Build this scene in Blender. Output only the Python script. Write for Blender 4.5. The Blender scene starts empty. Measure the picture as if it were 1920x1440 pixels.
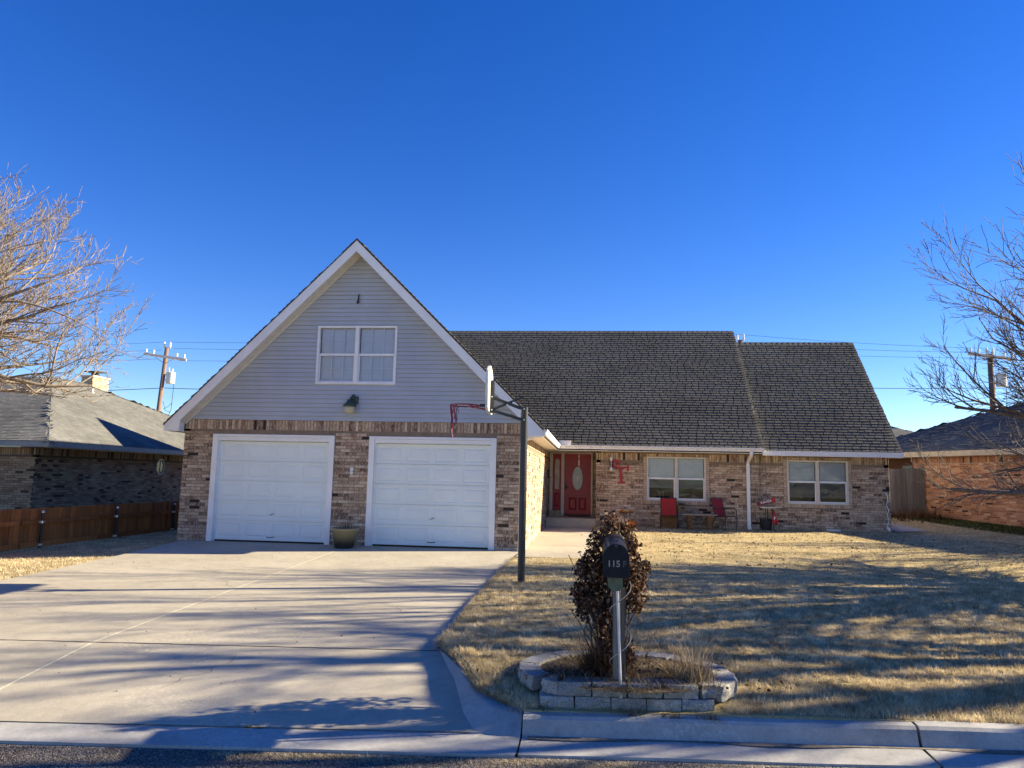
import bpy, bmesh, math, random
import numpy as np
from mathutils import Vector, Matrix
random.seed(7); RNG = np.random.default_rng(11)
R = math.radians
S = bpy.context.scene
COL = S.collection

# ------------------------------------------------------------ camera, world, sun, exposure
PITCH, ROLL, YAW, CAM_Z = .1266, .0216, .1072, 1.584
cy, sy = math.cos(YAW), math.sin(YAW)
fw = Vector((-sy*math.cos(PITCH), cy*math.cos(PITCH), math.sin(PITCH)))
rt = Vector((cy, sy, 0)); up = rt.cross(fw)
r2 = rt*math.cos(ROLL)+up*math.sin(ROLL); u2 = up*math.cos(ROLL)-rt*math.sin(ROLL)
cd = bpy.data.cameras.new('camera'); cam = bpy.data.objects.new('camera', cd); COL.objects.link(cam)
cd.sensor_width = 36; cd.lens = 1387.2/1920*36; cd.clip_start = .05; cd.clip_end = 4000
M3 = Matrix((r2, u2, -fw)).transposed()
cam.matrix_world = Matrix.Translation((0, 0, CAM_Z)) @ M3.to_4x4()
S.camera = cam

SUN_EL, SUN_A = 22.7, 16.5          # elevation; degrees behind the facade plane, sun on the right
w = bpy.data.worlds.new('World'); S.world = w; w.use_nodes = True
nt = w.node_tree; nt.nodes.clear()
sky = nt.nodes.new('ShaderNodeTexSky'); sky.sky_type = 'NISHITA'; sky.sun_disc = False
sky.sun_elevation = R(SUN_EL); sky.sun_rotation = R(90-SUN_A)
sky.altitude = 1100; sky.air_density = 1.0; sky.dust_density = 0.0; sky.ozone_density = 3.2
hs = nt.nodes.new('ShaderNodeHueSaturation'); hs.inputs['Saturation'].default_value = 1.32; hs.inputs['Hue'].default_value = .521
bg = nt.nodes.new('ShaderNodeBackground'); bg.inputs['Strength'].default_value = .064
wo = nt.nodes.new('ShaderNodeOutputWorld')
nt.links.new(sky.outputs[0], hs.inputs['Color']); nt.links.new(hs.outputs[0], bg.inputs[0]); nt.links.new(bg.outputs[0], wo.inputs[0])
sl = bpy.data.lights.new('sun', 'SUN'); sl.energy = 4.8; sl.angle = R(.53); sl.color = (1, .86, .60)
so = bpy.data.objects.new('sun', sl); COL.objects.link(so)
sd = Vector((math.cos(R(SUN_EL))*math.cos(R(SUN_A)), math.cos(R(SUN_EL))*math.sin(R(SUN_A)), math.sin(R(SUN_EL))))
so.rotation_euler = sd.to_track_quat('Z', 'Y').to_euler(); so.location = (40, 20, 30)
S.view_settings.view_transform = 'Standard'; S.view_settings.look = 'None'
S.view_settings.gamma = 1; S.view_settings.use_curve_mapping = False
S.view_settings.exposure = 1.75
S.render.engine = 'CYCLES'

# ------------------------------------------------------------ materials
def mat(name):
    m = bpy.data.materials.new(name); m.use_nodes = True
    n = m.node_tree.nodes; b = n['Principled BSDF']; return m, m.node_tree, b
def N(t, k, **kw):
    n = t.nodes.new(k)
    for a, v in kw.items(): setattr(n, a, v)
    return n
def ramp(t, fac, stops, interp='LINEAR'):
    r = N(t, 'ShaderNodeValToRGB'); r.color_ramp.interpolation = interp
    e = r.color_ramp.elements
    while len(e) < len(stops): e.new(.5)
    for i, (p, c) in enumerate(stops):
        e[i].position = p; e[i].color = (c[0], c[1], c[2], 1) if not isinstance(c, (int, float)) else (c, c, c, 1)
    t.links.new(fac, r.inputs[0]); return r.outputs[0]
def noise(t, scale, detail=4, rough=.6, vec=None, dist=0):
    n = N(t, 'ShaderNodeTexNoise'); n.inputs['Scale'].default_value = scale; n.inputs['Detail'].default_value = detail
    n.inputs['Roughness'].default_value = rough; n.inputs['Distortion'].default_value = dist
    t.links.new(vec if vec else pos(t), n.inputs['Vector']); return n.outputs['Fac']
def pos(t): return N(t, 'ShaderNodeNewGeometry').outputs['Position']
def mapv(t, sc, vec=None):
    m = N(t, 'ShaderNodeMapping'); m.inputs['Scale'].default_value = sc; t.links.new(vec if vec else pos(t), m.inputs[0]); return m.outputs[0]
def mix(t, f, a, b, mode='MIX'):
    m = N(t, 'ShaderNodeMix', data_type='RGBA', blend_type=mode)
    for s, v in ((0, f), (6, a), (7, b)):
        if isinstance(v, (int, float)): m.inputs[s].default_value = v
        elif isinstance(v, tuple): m.inputs[s].default_value = (*v, 1)
        else: t.links.new(v, m.inputs[s])
    return m.outputs[2]
def bump(t, b, h, st=.3, d=.01):
    n = N(t, 'ShaderNodeBump'); n.inputs['Strength'].default_value = st; n.inputs['Distance'].default_value = d
    t.links.new(h, n.inputs['Height']); t.links.new(n.outputs[0], b.inputs['Normal'])
def rnd(t, mode):
    if mode == 'obj': return N(t, 'ShaderNodeObjectInfo').outputs['Random']
    return N(t, 'ShaderNodeAttribute', attribute_name='rnd').outputs['Fac']
def plain(name, c, rough=.6, metal=0, spec=.5, var=.12, sc=6, bmp=0):
    m, t, b = mat(name)
    f = noise(t, sc, 5); c2 = tuple(x*(1-var*1.6) for x in c); c1 = tuple(min(1, x*(1+var)) for x in c)
    t.links.new(ramp(t, f, [(.3, c2), (.7, c1)]), b.inputs['Base Color'])
    b.inputs['Roughness'].default_value = rough; b.inputs['Metallic'].default_value = metal
    b.inputs['Specular IOR Level'].default_value = spec
    if bmp: bump(t, b, noise(t, sc*12, 4), bmp, .004)
    return m
def brick_mat(name, mode, stops, darkc, dark_p=.05, blotch=1.0, bright=(.80, .67, .53)):
    m, t, b = mat(name); r = rnd(t, mode)
    base = ramp(t, r, stops)
    # mottled skin of tumbled bricks: whitish smears and dark pits
    vv = mapv(t, (1.5, 1.5, .62)); s1 = noise(t, 17, 6, .72, vec=vv, dist=.5); s2 = noise(t, 30, 5, .7, vec=vv)
    smear = ramp(t, s1, [(.48, 0.0), (.57, 1.0)]); pit = ramp(t, s2, [(.36, 1.0), (.46, 0.0)])
    c = mix(t, mathm(t, 'MULTIPLY', smear, .42*blotch), base, bright)
    c = mix(t, mathm(t, 'MULTIPLY', pit, .6*blotch), c, (.07, .05, .045))
    isd = mathm(t, 'GREATER_THAN', r, 1-dark_p)
    c = mix(t, isd, c, darkc)
    big = noise(t, .7, 3); c = mix(t, 1.0, c, ramp(t, big, [(.3, .84), (.7, 1.12)]), 'MULTIPLY')
    t.links.new(c, b.inputs['Base Color']); b.inputs['Roughness'].default_value = .92; b.inputs['Specular IOR Level'].default_value = .15
    bump(t, b, s2, .5, .006); return m
def mathm(t, op, a, bb=None):
    n = N(t, 'ShaderNodeMath', operation=op)
    for i, v in enumerate((a, bb)):
        if v is None: continue
        if isinstance(v, (int, float)): n.inputs[i].default_value = v
        else: t.links.new(v, n.inputs[i])
    return n.outputs[0]
HB = [(0, (.12, .07, .045)), (.12, (.21, .13, .085)), (.26, (.34, .225, .15)), (.6, (.45, .32, .215)), (.88, (.55, .415, .29)), (1, (.68, .55, .41))]
LB = [(0, (.24, .14, .085)), (.4, (.34, .215, .13)), (.8, (.42, .29, .18)), (1, (.46, .35, .24))]
RB = [(0, (.28, .11, .06)), (.4, (.46, .20, .11)), (.8, (.58, .29, .16)), (1, (.70, .46, .28))]
MT = {}
for md in ('obj', 'att'):
    MT['brick_'+md] = brick_mat('tumbled brick '+md, md, HB, (.05, .038, .034), .03)
    MT['lbrick_'+md] = brick_mat('brown brick '+md, md, LB, (.085, .06, .045), .09, .25, (.42, .32, .22))
    MT['rbrick_'+md] = brick_mat('orange brick '+md, md, RB, (.10, .05, .04), .06, .25, (.5, .36, .24))
MT['cbrick_att'] = brick_mat('tan chimney brick', 'att', [(0, (.5, .38, .22)), (1, (.72, .58, .36))], (.4, .25, .15), .05, .2, (.7, .6, .4))
MT['mortar'] = plain('mortar', (.24, .19, .145), .95, spec=.1, bmp=.4)
MT['mortar_pale'] = plain('pale mortar', (.42, .35, .27), .95, spec=.1)
MT['mortar_dark'] = plain('dark mortar', (.13, .10, .08), .95, spec=.1)
def shingle_mat(name, mode, c, v=.35):
    m, t, b = mat(name); r = rnd(t, mode)
    f = noise(t, 260, 3, .8); g = noise(t, .55, 4)
    base = ramp(t, r, [(0, tuple(x*(1-v) for x in c)), (1, tuple(x*(1+v) for x in c))])
    base = mix(t, 1.0, base, ramp(t, f, [(.3, .6), (.5, .97), (.72, 1.45)]), 'MULTIPLY')
    base = mix(t, 1.0, base, ramp(t, g, [(.3, .78), (.7, 1.2)]), 'MULTIPLY')
    t.links.new(base, b.inputs['Base Color']); b.inputs['Roughness'].default_value = .95; b.inputs['Specular IOR Level'].default_value = .12
    bump(t, b, f, .5, .004); return m
for md in ('obj', 'att'): MT['shingle_'+md] = shingle_mat('weathered shingle '+md, md, (.128, .121, .104), .09)
MT['lshingle_att'] = shingle_mat('grey shingle', 'att', (.15, .15, .142), .12)
MT['rshingle_att'] = shingle_mat('charcoal shingle', 'att', (.10, .10, .10), .2)
MT['white'] = plain('white trim paint', (.84, .84, .83), .45, var=.05, sc=2.5)
MT['cream'] = plain('cream trim paint', (.66, .61, .53), .5, var=.07)
MT['door_white'] = plain('white door enamel', (.76, .82, .81), .38, var=.035, sc=1.2)
MT['siding'] = plain('grey vinyl siding', (.465, .50, .545), .5, var=.05, sc=1.4)
MT['soffit'] = plain('soffit vinyl', (.70, .66, .58), .55, var=.05)
MT['red'] = plain('dark red door paint', (.35, .011, .032), .4, var=.12, sc=3)
MT['redm'] = plain('red painted metal', (.42, .012, .03), .42, var=.1, sc=8)
MT['redf'] = plain('red sling fabric', (.30, .02, .035), .85, var=.15, sc=20, bmp=.3)
MT['black'] = plain('black painted steel', (.012, .015, .022), .38, var=.3, sc=12)
MT['blackm'] = plain('dark bronze', (.03, .024, .022), .5, var=.2, sc=20)
MT['steel'] = plain('galvanised steel', (.42, .44, .46), .4, .8, var=.2, sc=30)
MT['silver'] = plain('bright bolt metal', (.7, .72, .75), .3, .9)
MT['green_metal'] = plain('weathered green metal', (.045, .075, .06), .6, var=.3, sc=20)
MT['lamp_glass'] = plain('milky lamp glass', (.50, .47, .33), .3, var=.08)
MT['ceramic'] = None
MT['orange'] = plain('pumpkin skin', (.62, .17, .015), .45, var=.12, sc=8)
MT['yellow'] = plain('yellow gourd', (.72, .42, .05), .5, var=.2, sc=12)
MT['wood_old'] = None
MT['soil'] = plain('garden soil', (.10, .075, .05), .95, var=.4, sc=25, bmp=.8)
MT['paper'] = plain('white sheet', (.8, .8, .78), .8)
MT['net_blue'] = plain('blue net cord', (.05, .07, .25), .8)
MT['rubber'] = plain('black rubber', (.02, .02, .02), .8)
def wood_mat(name, c1, c2, axis=(30, 30, 1.5), rough=.8, lichen=False):
    m, t, b = mat(name); g = noise(t, 1.0, 6, .65, vec=mapv(t, axis)); r = rnd(t, 'obj')
    c = ramp(t, g, [(.3, c2), (.7, c1)])
    c = mix(t, 1.0, c, ramp(t, r, [(0, .72), (1, 1.25)]), 'MULTIPLY')
    t.links.new(c, b.inputs['Base Color']); b.inputs['Roughness'].default_value = rough; b.inputs['Specular IOR Level'].default_value = .2
    bump(t, b, g, .4, .004); return m
MT['cedar'] = wood_mat('red brown stained cedar', (.52, .185, .055), (.24, .075, .022))
MT['grey_wood'] = wood_mat('silvered fence wood', (.30, .27, .24), (.13, .115, .10))
MT['table_wood'] = wood_mat('bleached bench wood', (.42, .37, .30), (.24, .2, .16), (1.5, 30, 30))
MT['box_wood'] = wood_mat('brown plywood', (.26, .15, .07), (.15, .08, .04), (3, 3, 12))
MT['post_wood'] = wood_mat('weathered post wood', (.27, .235, .19), (.10, .085, .07), (40, 40, 2))
MT['pole_wood'] = wood_mat('utility pole wood', (.22, .14, .105), (.10, .065, .05), (10, 10, .6))
MT['arm_wood'] = wood_mat('sun bleached crossarm', (.68, .60, .52), (.5, .43, .36), (2, 10, 10))
# concrete
def concrete(name, c, stain=.25, sc=1.0, fine=.12):
    m, t, b = mat(name)
    a = noise(t, .55*sc, 5, .62); f = noise(t, 90, 4, .7); mid = noise(t, 6*sc, 5, .7, dist=.5)
    col = ramp(t, a, [(.3, tuple(x*(1-stain) for x in c)), (.7, tuple(x*(1+stain*.5) for x in c))])
    col = mix(t, 1.0, col, ramp(t, f, [(.25, 1-fine*2), (.75, 1+fine)]), 'MULTIPLY')
    col = mix(t, 1.0, col, ramp(t, mid, [(.3, .86), (.7, 1.09)]), 'MULTIPLY')
    # scaled, spalled patches a shade paler
    sp = mathm(t, 'MULTIPLY', ramp(t, noise(t, .45, 3, .5), [(.53, 0.0), (.6, 1.0)]), ramp(t, noise(t, 26, 5, .75), [(.52, 0.0), (.58, 1.0)]))
    col = mix(t, mathm(t, 'MULTIPLY', sp, .55), col, tuple(min(1, x*1.3) for x in c))
    dr = mathm(t, 'MULTIPLY', ramp(t, noise(t, 3.1, 4, .6, dist=.8), [(.64, 0.0), (.72, 1.0)]), .22); col = mix(t, dr, col, tuple(x*.35 for x in c))
    t.links.new(col, b.inputs['Base Color']); b.inputs['Roughness'].default_value = .88; b.inputs['Specular IOR Level'].default_value = .25
    bump(t, b, mathm(t, 'ADD', f, mid), .35, .004); return m
MT['drive'] = concrete('driveway concrete', (.46, .415, .33), .16)
MT['kerb'] = concrete('kerb concrete', (.42, .41, .39), .25, 3)
MT['block'] = concrete('split face concrete block', (.42, .405, .37), .4, 5, .4)
MT['joint'] = plain('dark joint dirt', (.05, .045, .04), .95, var=.4, sc=30)
MT['sealant'] = plain('pale joint sealant', (.62, .58, .45), .8, var=.15, sc=20)
def road_mat():
    m, t, b = mat('chip seal road')
    v = N(t, 'ShaderNodeTexVoronoi'); v.inputs['Scale'].default_value = 75; t.links.new(pos(t), v.inputs['Vector'])
    col = ramp(t, N(t, 'ShaderNodeSeparateColor').outputs[0], [(0, .1), (1, .3)])
    sc = N(t, 'ShaderNodeSeparateColor'); t.links.new(v.outputs['Color'], sc.inputs[0])
    col = ramp(t, sc.outputs[0], [(0, (.18, .155, .13)), (.5, (.34, .295, .25)), (1, (.58, .51, .43))])
    edge = ramp(t, v.outputs['Distance'], [(.0, 1.0), (.75, .18)])
    col = mix(t, 1.0, col, edge, 'MULTIPLY'); col = mix(t, 1.0, col, ramp(t, noise(t, 1.2, 4), [(.3, .75), (.7, 1.25)]), 'MULTIPLY')
    t.links.new(col, b.inputs['Base Color']); b.inputs['Roughness'].default_value = .9
    inv = mathm(t, 'SUBTRACT', 1.0, v.outputs['Distance']); bump(t, b, inv, 1.0, .012); return m
MT['road'] = road_mat()
def turf_mat():
    m, t, b = mat('dormant turf')
    a = noise(t, .8, 5, .6); f = noise(t, 60, 4, .8)
    col = ramp(t, a, [(.3, (.40, .32, .16)), (.7, (.58, .47, .25))])
    col = mix(t, 1.0, col, ramp(t, f, [(.25, .45), (.75, 1.25)]), 'MULTIPLY')
    t.links.new(col, b.inputs['Base Color']); b.inputs['Roughness'].default_value = .95; b.inputs['Specular IOR Level'].default_value = .1
    bump(t, b, f, .7, .02); return m
MT['turf'] = turf_mat()
def blade_mat(name, stops, thru=.35):
    m, t, b = mat(name); r = rnd(t, 'att'); a = noise(t, 2.4, 5, .7)
    col = ramp(t, r, stops); col = mix(t, 1.0, col, ramp(t, a, [(.32, .55), (.65, 1.2)]), 'MULTIPLY')
    t.nodes.remove(b); d = N(t, 'ShaderNodeBsdfDiffuse'); tl = N(t, 'ShaderNodeBsdfTranslucent'); mx = N(t, 'ShaderNodeMixShader'); mx.inputs[0].default_value = thru
    t.links.new(col, d.inputs[0]); t.links.new(col, tl.inputs[0]); t.links.new(d.outputs[0], mx.inputs[1]); t.links.new(tl.outputs[0], mx.inputs[2]); t.links.new(mx.outputs[0], t.nodes['Material Output'].inputs[0])
    return m
MT['blade'] = blade_mat('dry grass blade', [(0, (.26, .205, .12)), (.3, (.55, .445, .275)), (.7, (.83, .69, .44)), (1, (.95, .85, .62))])
MT['green_blade'] = blade_mat('green grass blade', [(0, (.04, .07, .02)), (.7, (.09, .12, .035)), (1, (.3, .26, .14))])
MT['weed'] = blade_mat('dead weed stalk', [(0, (.07, .05, .03)), (.5, (.20, .15, .095)), (.85, (.38, .30, .19)), (1, (.62, .52, .36))])
MT['straw'] = blade_mat('dead straw', [(0, (.25, .15, .08)), (.5, (.48, .36, .20)), (1, (.75, .62, .40))])
MT['dead_leaf'] = blade_mat('dead brown vine leaf', [(0, (.035, .02, .014)), (.45, (.125, .065, .042)), (.78, (.27, .16, .105)), (1, (.55, .42, .30))])
MT['litter'] = blade_mat('fallen leaf', [(0, (.08, .045, .02)), (.6, (.20, .12, .06)), (1, (.42, .33, .2))])
MT['brush'] = blade_mat('dead brush', [(0, (.12, .065, .035)), (1, (.33, .20, .11))])
MT['brush_dark'] = blade_mat('dark dead stems', [(0, (.04, .025, .018)), (.6, (.12, .075, .05)), (1, (.28, .2, .14))])
MT['pebble'] = blade_mat('loose chip', [(0, (.10, .09, .08)), (.6, (.28, .25, .22)), (1, (.50, .45, .40))])
def bark(name, c1, c2):
    m, t, b = mat(name); g = noise(t, 9, 5, .7, vec=mapv(t, (1, 1, .35)))
    t.links.new(ramp(t, g, [(.3, c2), (.7, c1)]), b.inputs['Base Color']); b.inputs['Roughness'].default_value = .85
    bump(t, b, g, .6, .01); return m
MT['bark_pale'] = bark('pale bark', (.34, .27, .20), (.12, .09, .07))
MT['twig_pale'] = bark('pale twig bark', (.38, .31, .25), (.075, .058, .045))
MT['bark_dark'] = bark('grey bark', (.17, .15, .13), (.065, .055, .05))
MT['twig_dark'] = bark('grey twig bark', (.17, .14, .12), (.06, .05, .044))
def glass_mat(name, tint=(.97, .98, 1.0), screen=0.0):
    m, t, b = mat(name); t.nodes.remove(b); out = t.nodes['Material Output']
    tr = N(t, 'ShaderNodeBsdfTransparent'); tr.inputs[0].default_value = (*[x*(1-screen) for x in tint], 1)
    gl = N(t, 'ShaderNodeBsdfGlossy'); gl.inputs['Roughness'].default_value = .03; gl.inputs[0].default_value = (.72, .78, .85, 1)
    fr = N(t, 'ShaderNodeFresnel'); fr.inputs[0].default_value = 1.4
    bn = N(t, 'ShaderNodeBump'); bn.inputs['Strength'].default_value = .25; bn.inputs['Distance'].default_value = .02; t.links.new(noise(t, 2.2, 2), bn.inputs['Height']); t.links.new(bn.outputs[0], gl.inputs['Normal'])
    if screen:
        df = N(t, 'ShaderNodeBsdfDiffuse'); df.inputs[0].default_value = (.03, .035, .04, 1)
        mx0 = N(t, 'ShaderNodeMixShader'); mx0.inputs[0].default_value = screen*.6
        t.links.new(tr.outputs[0], mx0.inputs[1]); t.links.new(df.outputs[0], mx0.inputs[2]); trn = mx0.outputs[0]
    else: trn = tr.outputs[0]
    mx = N(t, 'ShaderNodeMixShader'); t.links.new(fr.outputs[0], mx.inputs[0]); t.links.new(trn, mx.inputs[1]); t.links.new(gl.outputs[0], mx.inputs[2])
    t.links.new(mx.outputs[0], out.inputs[0]); return m
MT['glass'] = glass_mat('window glass'); MT['glass_screen'] = glass_mat('screened window glass', screen=.22)
MT['frosted'] = plain('leaded frosted glass', (.40, .46, .47), .25, var=.18, sc=14)
MT['blind'] = plain('white blind slat', (.80, .83, .88), .6, var=.03)
MT['blind_grey'] = plain('grey blind slat', (.66, .68, .67), .6, var=.05)
MT['dark_in'] = plain('interior wall', (.12, .115, .11), .9)
def pot_mat():
    m, t, b = mat('glazed pot'); sx = N(t, 'ShaderNodeSeparateXYZ'); t.links.new(pos(t), sx.inputs[0])
    n = mathm(t, 'ADD', sx.outputs[2], mathm(t, 'MULTIPLY', noise(t, 12, 3), .05))
    t.links.new(ramp(t, n, [(.12, (.035, .03, .026)), (.30, (.20, .17, .085)), (.42, (.27, .23, .12))]), b.inputs['Base Color'])
    b.inputs['Roughness'].default_value = .3; return m
MT['ceramic'] = pot_mat()

# ------------------------------------------------------------ mesh and tagging helpers
class MB:
    def __init__(s): s.v = []; s.f = []; s.r = []
    def add(s, vs, fs, r=None):
        k = len(s.v); s.v.extend([tuple(x) for x in vs]); s.f.extend([tuple(i+k for i in f) for f in fs])
        s.r.extend([random.random() if r is None else r]*len(vs)); return s
    def box(s, a, b, r=None):
        x0, y0, z0 = a; x1, y1, z1 = b
        return s.add([(x0,y0,z0),(x1,y0,z0),(x1,y1,z0),(x0,y1,z0),(x0,y0,z1),(x1,y0,z1),(x1,y1,z1),(x0,y1,z1)],
                     [(0,3,2,1),(4,5,6,7),(0,1,5,4),(1,2,6,5),(2,3,7,6),(3,0,4,7)], r)
    def fbox(s, O, U, Vv, W, u, v, w_, r=None):
        O, U, Vv, W = map(Vector, (O, U, Vv, W)); P = []
        for c in ((0,0,0),(1,0,0),(1,1,0),(0,1,0),(0,0,1),(1,0,1),(1,1,1),(0,1,1)):
            P.append(O+U*u[c[0]]+Vv*v[c[1]]+W*w_[c[2]])
        return s.add(P, [(0,3,2,1),(4,5,6,7),(0,1,5,4),(1,2,6,5),(2,3,7,6),(3,0,4,7)], r)
    def tube(s, pts, rad, k=6, r=None, cap=True):
        pts = [Vector(p) for p in pts]; n = len(pts)
        rr = rad if isinstance(rad, (list, tuple)) else [rad]*n
        vs = []; fs = []; prev = None
        for i, p in enumerate(pts):
            d = (pts[min(i+1, n-1)]-pts[max(i-1, 0)])
            d = d.normalized() if d.length > 1e-9 else Vector((0, 0, 1))
            a = prev if prev is not None else (Vector((0, 0, 1)) if abs(d.z) < .9 else Vector((1, 0, 0)))
            x = (a-d*a.dot(d)); x = x.normalized() if x.length > 1e-6 else d.orthogonal().normalized()
            y = d.cross(x); prev = x
            for j in range(k):
                an = 2*math.pi*j/k; vs.append(p+(x*math.cos(an)+y*math.sin(an))*rr[i])
        for i in range(n-1):
            for j in range(k):
                a, b = i*k+j, i*k+(j+1) % k; fs.append((a, b, b+k, a+k))
        if cap: fs.append(tuple(range(k))[::-1]); fs.append(tuple(range((n-1)*k, n*k)))
        return s.add(vs, fs, r)
    def lathe(s, prof, c=(0, 0, 0), k=24, r=None):
        vs = []; fs = []; n = len(prof)
        for (rr, z) in prof:
            for j in range(k): an = 2*math.pi*j/k; vs.append((c[0]+rr*math.cos(an), c[1]+rr*math.sin(an), c[2]+z))
        for i in range(n-1):
            for j in range(k): a, b = i*k+j, i*k+(j+1) % k; fs.append((a, b, b+k, a+k))
        fs.append(tuple(range(k))[::-1]); fs.append(tuple(range((n-1)*k, n*k))); return s.add(vs, fs, r)
    def prism(s, poly, y0, y1, axis='y', r=None):   # polygon in the plane across the axis
        n = len(poly)
        mk = {'y': lambda p, t: (p[0], t, p[1]), 'x': lambda p, t: (t, p[0], p[1]), 'z': lambda p, t: (p[0], p[1], t)}[axis]
        vs = [mk(p, y0) for p in poly]+[mk(p, y1) for p in poly]
        fs = [tuple(range(n)), tuple(range(n, 2*n))[::-1]]+[(i, i+n, (i+1) % n+n, (i+1) % n) for i in range(n)]
        return s.add(vs, fs, r)
    def mesh(s, name):
        me = bpy.data.meshes.new(name); me.from_pydata(s.v, [], s.f)
        bmx = bmesh.new(); bmx.from_mesh(me); bmesh.ops.recalc_face_normals(bmx, faces=bmx.faces); bmx.to_mesh(me); bmx.free()
        at = me.attributes.new('rnd', 'FLOAT', 'POINT'); at.data.foreach_set('value', s.r); return me
    def build(s, name, m, parent=None, smooth=False, bevel=0):
        me = s.mesh(name); me.materials.append(MT[m] if isinstance(m, str) else m)
        if smooth: me.shade_smooth()
        o = bpy.data.objects.new(name, me); COL.objects.link(o)
        if parent: o.parent = parent
        if bevel:
            b = o.modifiers.new('bevel', 'BEVEL'); b.width = bevel; b.segments = 2; b.limit_method = 'ANGLE'
        return o
def local(o, parent):   # meshes are written in world coordinates; parents stand at their base
    o.parent = parent; o.matrix_parent_inverse = Matrix.Translation(-parent.location) if parent.type == 'EMPTY' else Matrix.Identity(4)
def empty(name, loc=(0, 0, 0), rz=0, parent=None):
    o = bpy.data.objects.new(name, None); COL.objects.link(o); o.location = loc; o.rotation_euler = (0, 0, rz); o.empty_display_size = .2
    if parent: o.parent = parent
    return o
def tag(o, label=None, cat=None, group=None, kind=None):
    for k, v in (('label', label), ('category', cat), ('group', group), ('kind', kind)):
        if v: o[k] = v
    return o
def inst(me, name, parent, loc, rot=(0, 0, 0), m=None):
    o = bpy.data.objects.new(name, me); COL.objects.link(o); o.parent = parent; o.location = loc; o.rotation_euler = rot; return o
def copy_tree(o, parent=None):
    c = o.copy(); COL.objects.link(c)
    if parent: c.parent = parent
    for ch in list(o.children): copy_tree(ch, c)
    return c
def fast_mesh(name, V, F, rndv, m, k=3):
    me = bpy.data.meshes.new(name); me.vertices.add(len(V)); me.vertices.foreach_set('co', V.astype(np.float32).ravel())
    me.loops.add(F.size); me.loops.foreach_set('vertex_index', F.astype(np.int32).ravel())
    me.polygons.add(len(F)); me.polygons.foreach_set('loop_start', np.arange(0, F.size, k, dtype=np.int32))
    me.update(calc_edges=True); at = me.attributes.new('rnd', 'FLOAT', 'POINT'); at.data.foreach_set('value', rndv.astype(np.float32))
    me.materials.append(MT[m]); o = bpy.data.objects.new(name, me); COL.objects.link(o); return o

# ------------------------------------------------------------ terrain
def smooth(a, b, x): t = np.clip((x-a)/(b-a), 0, 1); return t*t*(3-2*t)
def z_drive(x, y):
    yj = 7.62+.085*(x+1.5); zj = -.018*(16.56-yj); yl = 5.82+.1*(x+.9)
    up_ = -.018*(16.56-y); t = np.clip((yj-y)/(yj-yl), 0, 1)
    return np.where(y > yj, np.minimum(up_, .012), zj+(-.335-zj)*(t*.85+t*t*.15))
def z_lawn(x, y):
    y = np.asarray(y, float); x = np.asarray(x, float)
    y = y-.085*np.clip(x, -1, 20)*np.clip((10-y)/3.5, 0, 1)
    z = np.interp(y, [5.5, 6.1, 6.8, 7.5, 9, 12, 16, 20, 23.5, 28, 34], [-.2, -.19, -.10, -.075, -.05, -.015, .03, .09, .165, .42, .6])
    z = z+.012*np.sin(x*1.7+y*.9)*np.cos(y*1.3-x*.6)+.02*np.clip(x-6, 0, 20)*np.clip((y-12)/12, 0, 1)*.6
    lx = np.interp(y, [5, 10, 14, 16.5, 30], [-.16, -.12, -.09, -.05, -.05])
    l = lx - .10*np.clip((-8.8-x)/3, 0, 1.2)
    return np.where(x < -5, l, z)
def y_kerb_back(x): return 6.04+.085*x
def xl_right(y):   # left edge of the right hand lawn
    return np.interp(y, [5.9, 6.0, 6.4, 7.03, 7.45, 7.7, 9, 12, 15.15, 15.16, 15.55, 16.2, 40], [-.4, -.52, -.9, -1.15, -1.38, -1.5, -1.5, -1.52, -1.5, -.25, -.05, .12, .19])
def grid(xf, yf, zf, nx, ny):
    V = []; F = []
    for j in range(ny+1):
        for i in range(nx+1):
            x, y = xf(i/nx, j/ny), yf(i/nx, j/ny); V.append((x, y, float(zf(x, y))))
    for j in range(ny):
        for i in range(nx): a = j*(nx+1)+i; F.append((a, a+1, a+nx+2, a+nx+1))
    return V, F
def sheet(name, V, F, m, parent=None):
    b = MB(); b.add(V, F, .5); return b.build(name, m, parent, smooth=True)
# base ground to the horizon
o = sheet('ground', [(-900, -300, -.47), (900, -300, -.47), (900, 1500, -.47), (-900, 1500, -.47)], [(0, 1, 2, 3)], 'turf'); tag(o, kind='structure')
o = sheet('road', *grid(lambda s, t: -60+120*s, lambda s, t: -4.5+(5.56+.09*(-60+120*s)*1+4.5)*t, lambda x, y: -.37+.0*y, 40, 8), 'road'); tag(o, kind='structure')
def lawn_y(s, t, x): k = t**1.7; return float((y_kerb_back(min(x, 22))-.03)*(1-k)+36*k)
V = []; F = []; NX, NY = 110, 90
for j in range(NY+1):
    for i in range(NX+1):
        yg = lawn_y(0, j/NY, -.6); xl = float(xl_right(yg)); x = xl+(34-xl)*(i/NX)**1.6; y = lawn_y(0, j/NY, x) if x > -.5 else yg
        V.append((x, y, float(z_lawn(x, y))))
for j in range(NY):
    for i in range(NX): a = j*(NX+1)+i; F.append((a, a+1, a+NX+2, a+NX+1))
# soil edge turned down along the borders
k = len(V)
for j in range(NY+1): v = V[j*(NX+1)]; V.append((v[0], v[1], v[2]-.3))
for j in range(NY): F.append((k+j, j*(NX+1), (j+1)*(NX+1), k+j+1))
k = len(V)
for i in range(NX+1): v = V[i]; V.append((v[0], v[1], v[2]-.3))
for i in range(NX): F.append((k+i, i, i+1, k+i+1))
lawn = tag(sheet('lawn', V, F, 'turf'), kind='structure')
lv, lf = grid(lambda s, t: -8.82-22*s, lambda s, t: 5.2+30*t, z_lawn, 40, 60)
tag(sheet('side_lawn', lv, lf, 'turf'), kind='structure')

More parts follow.
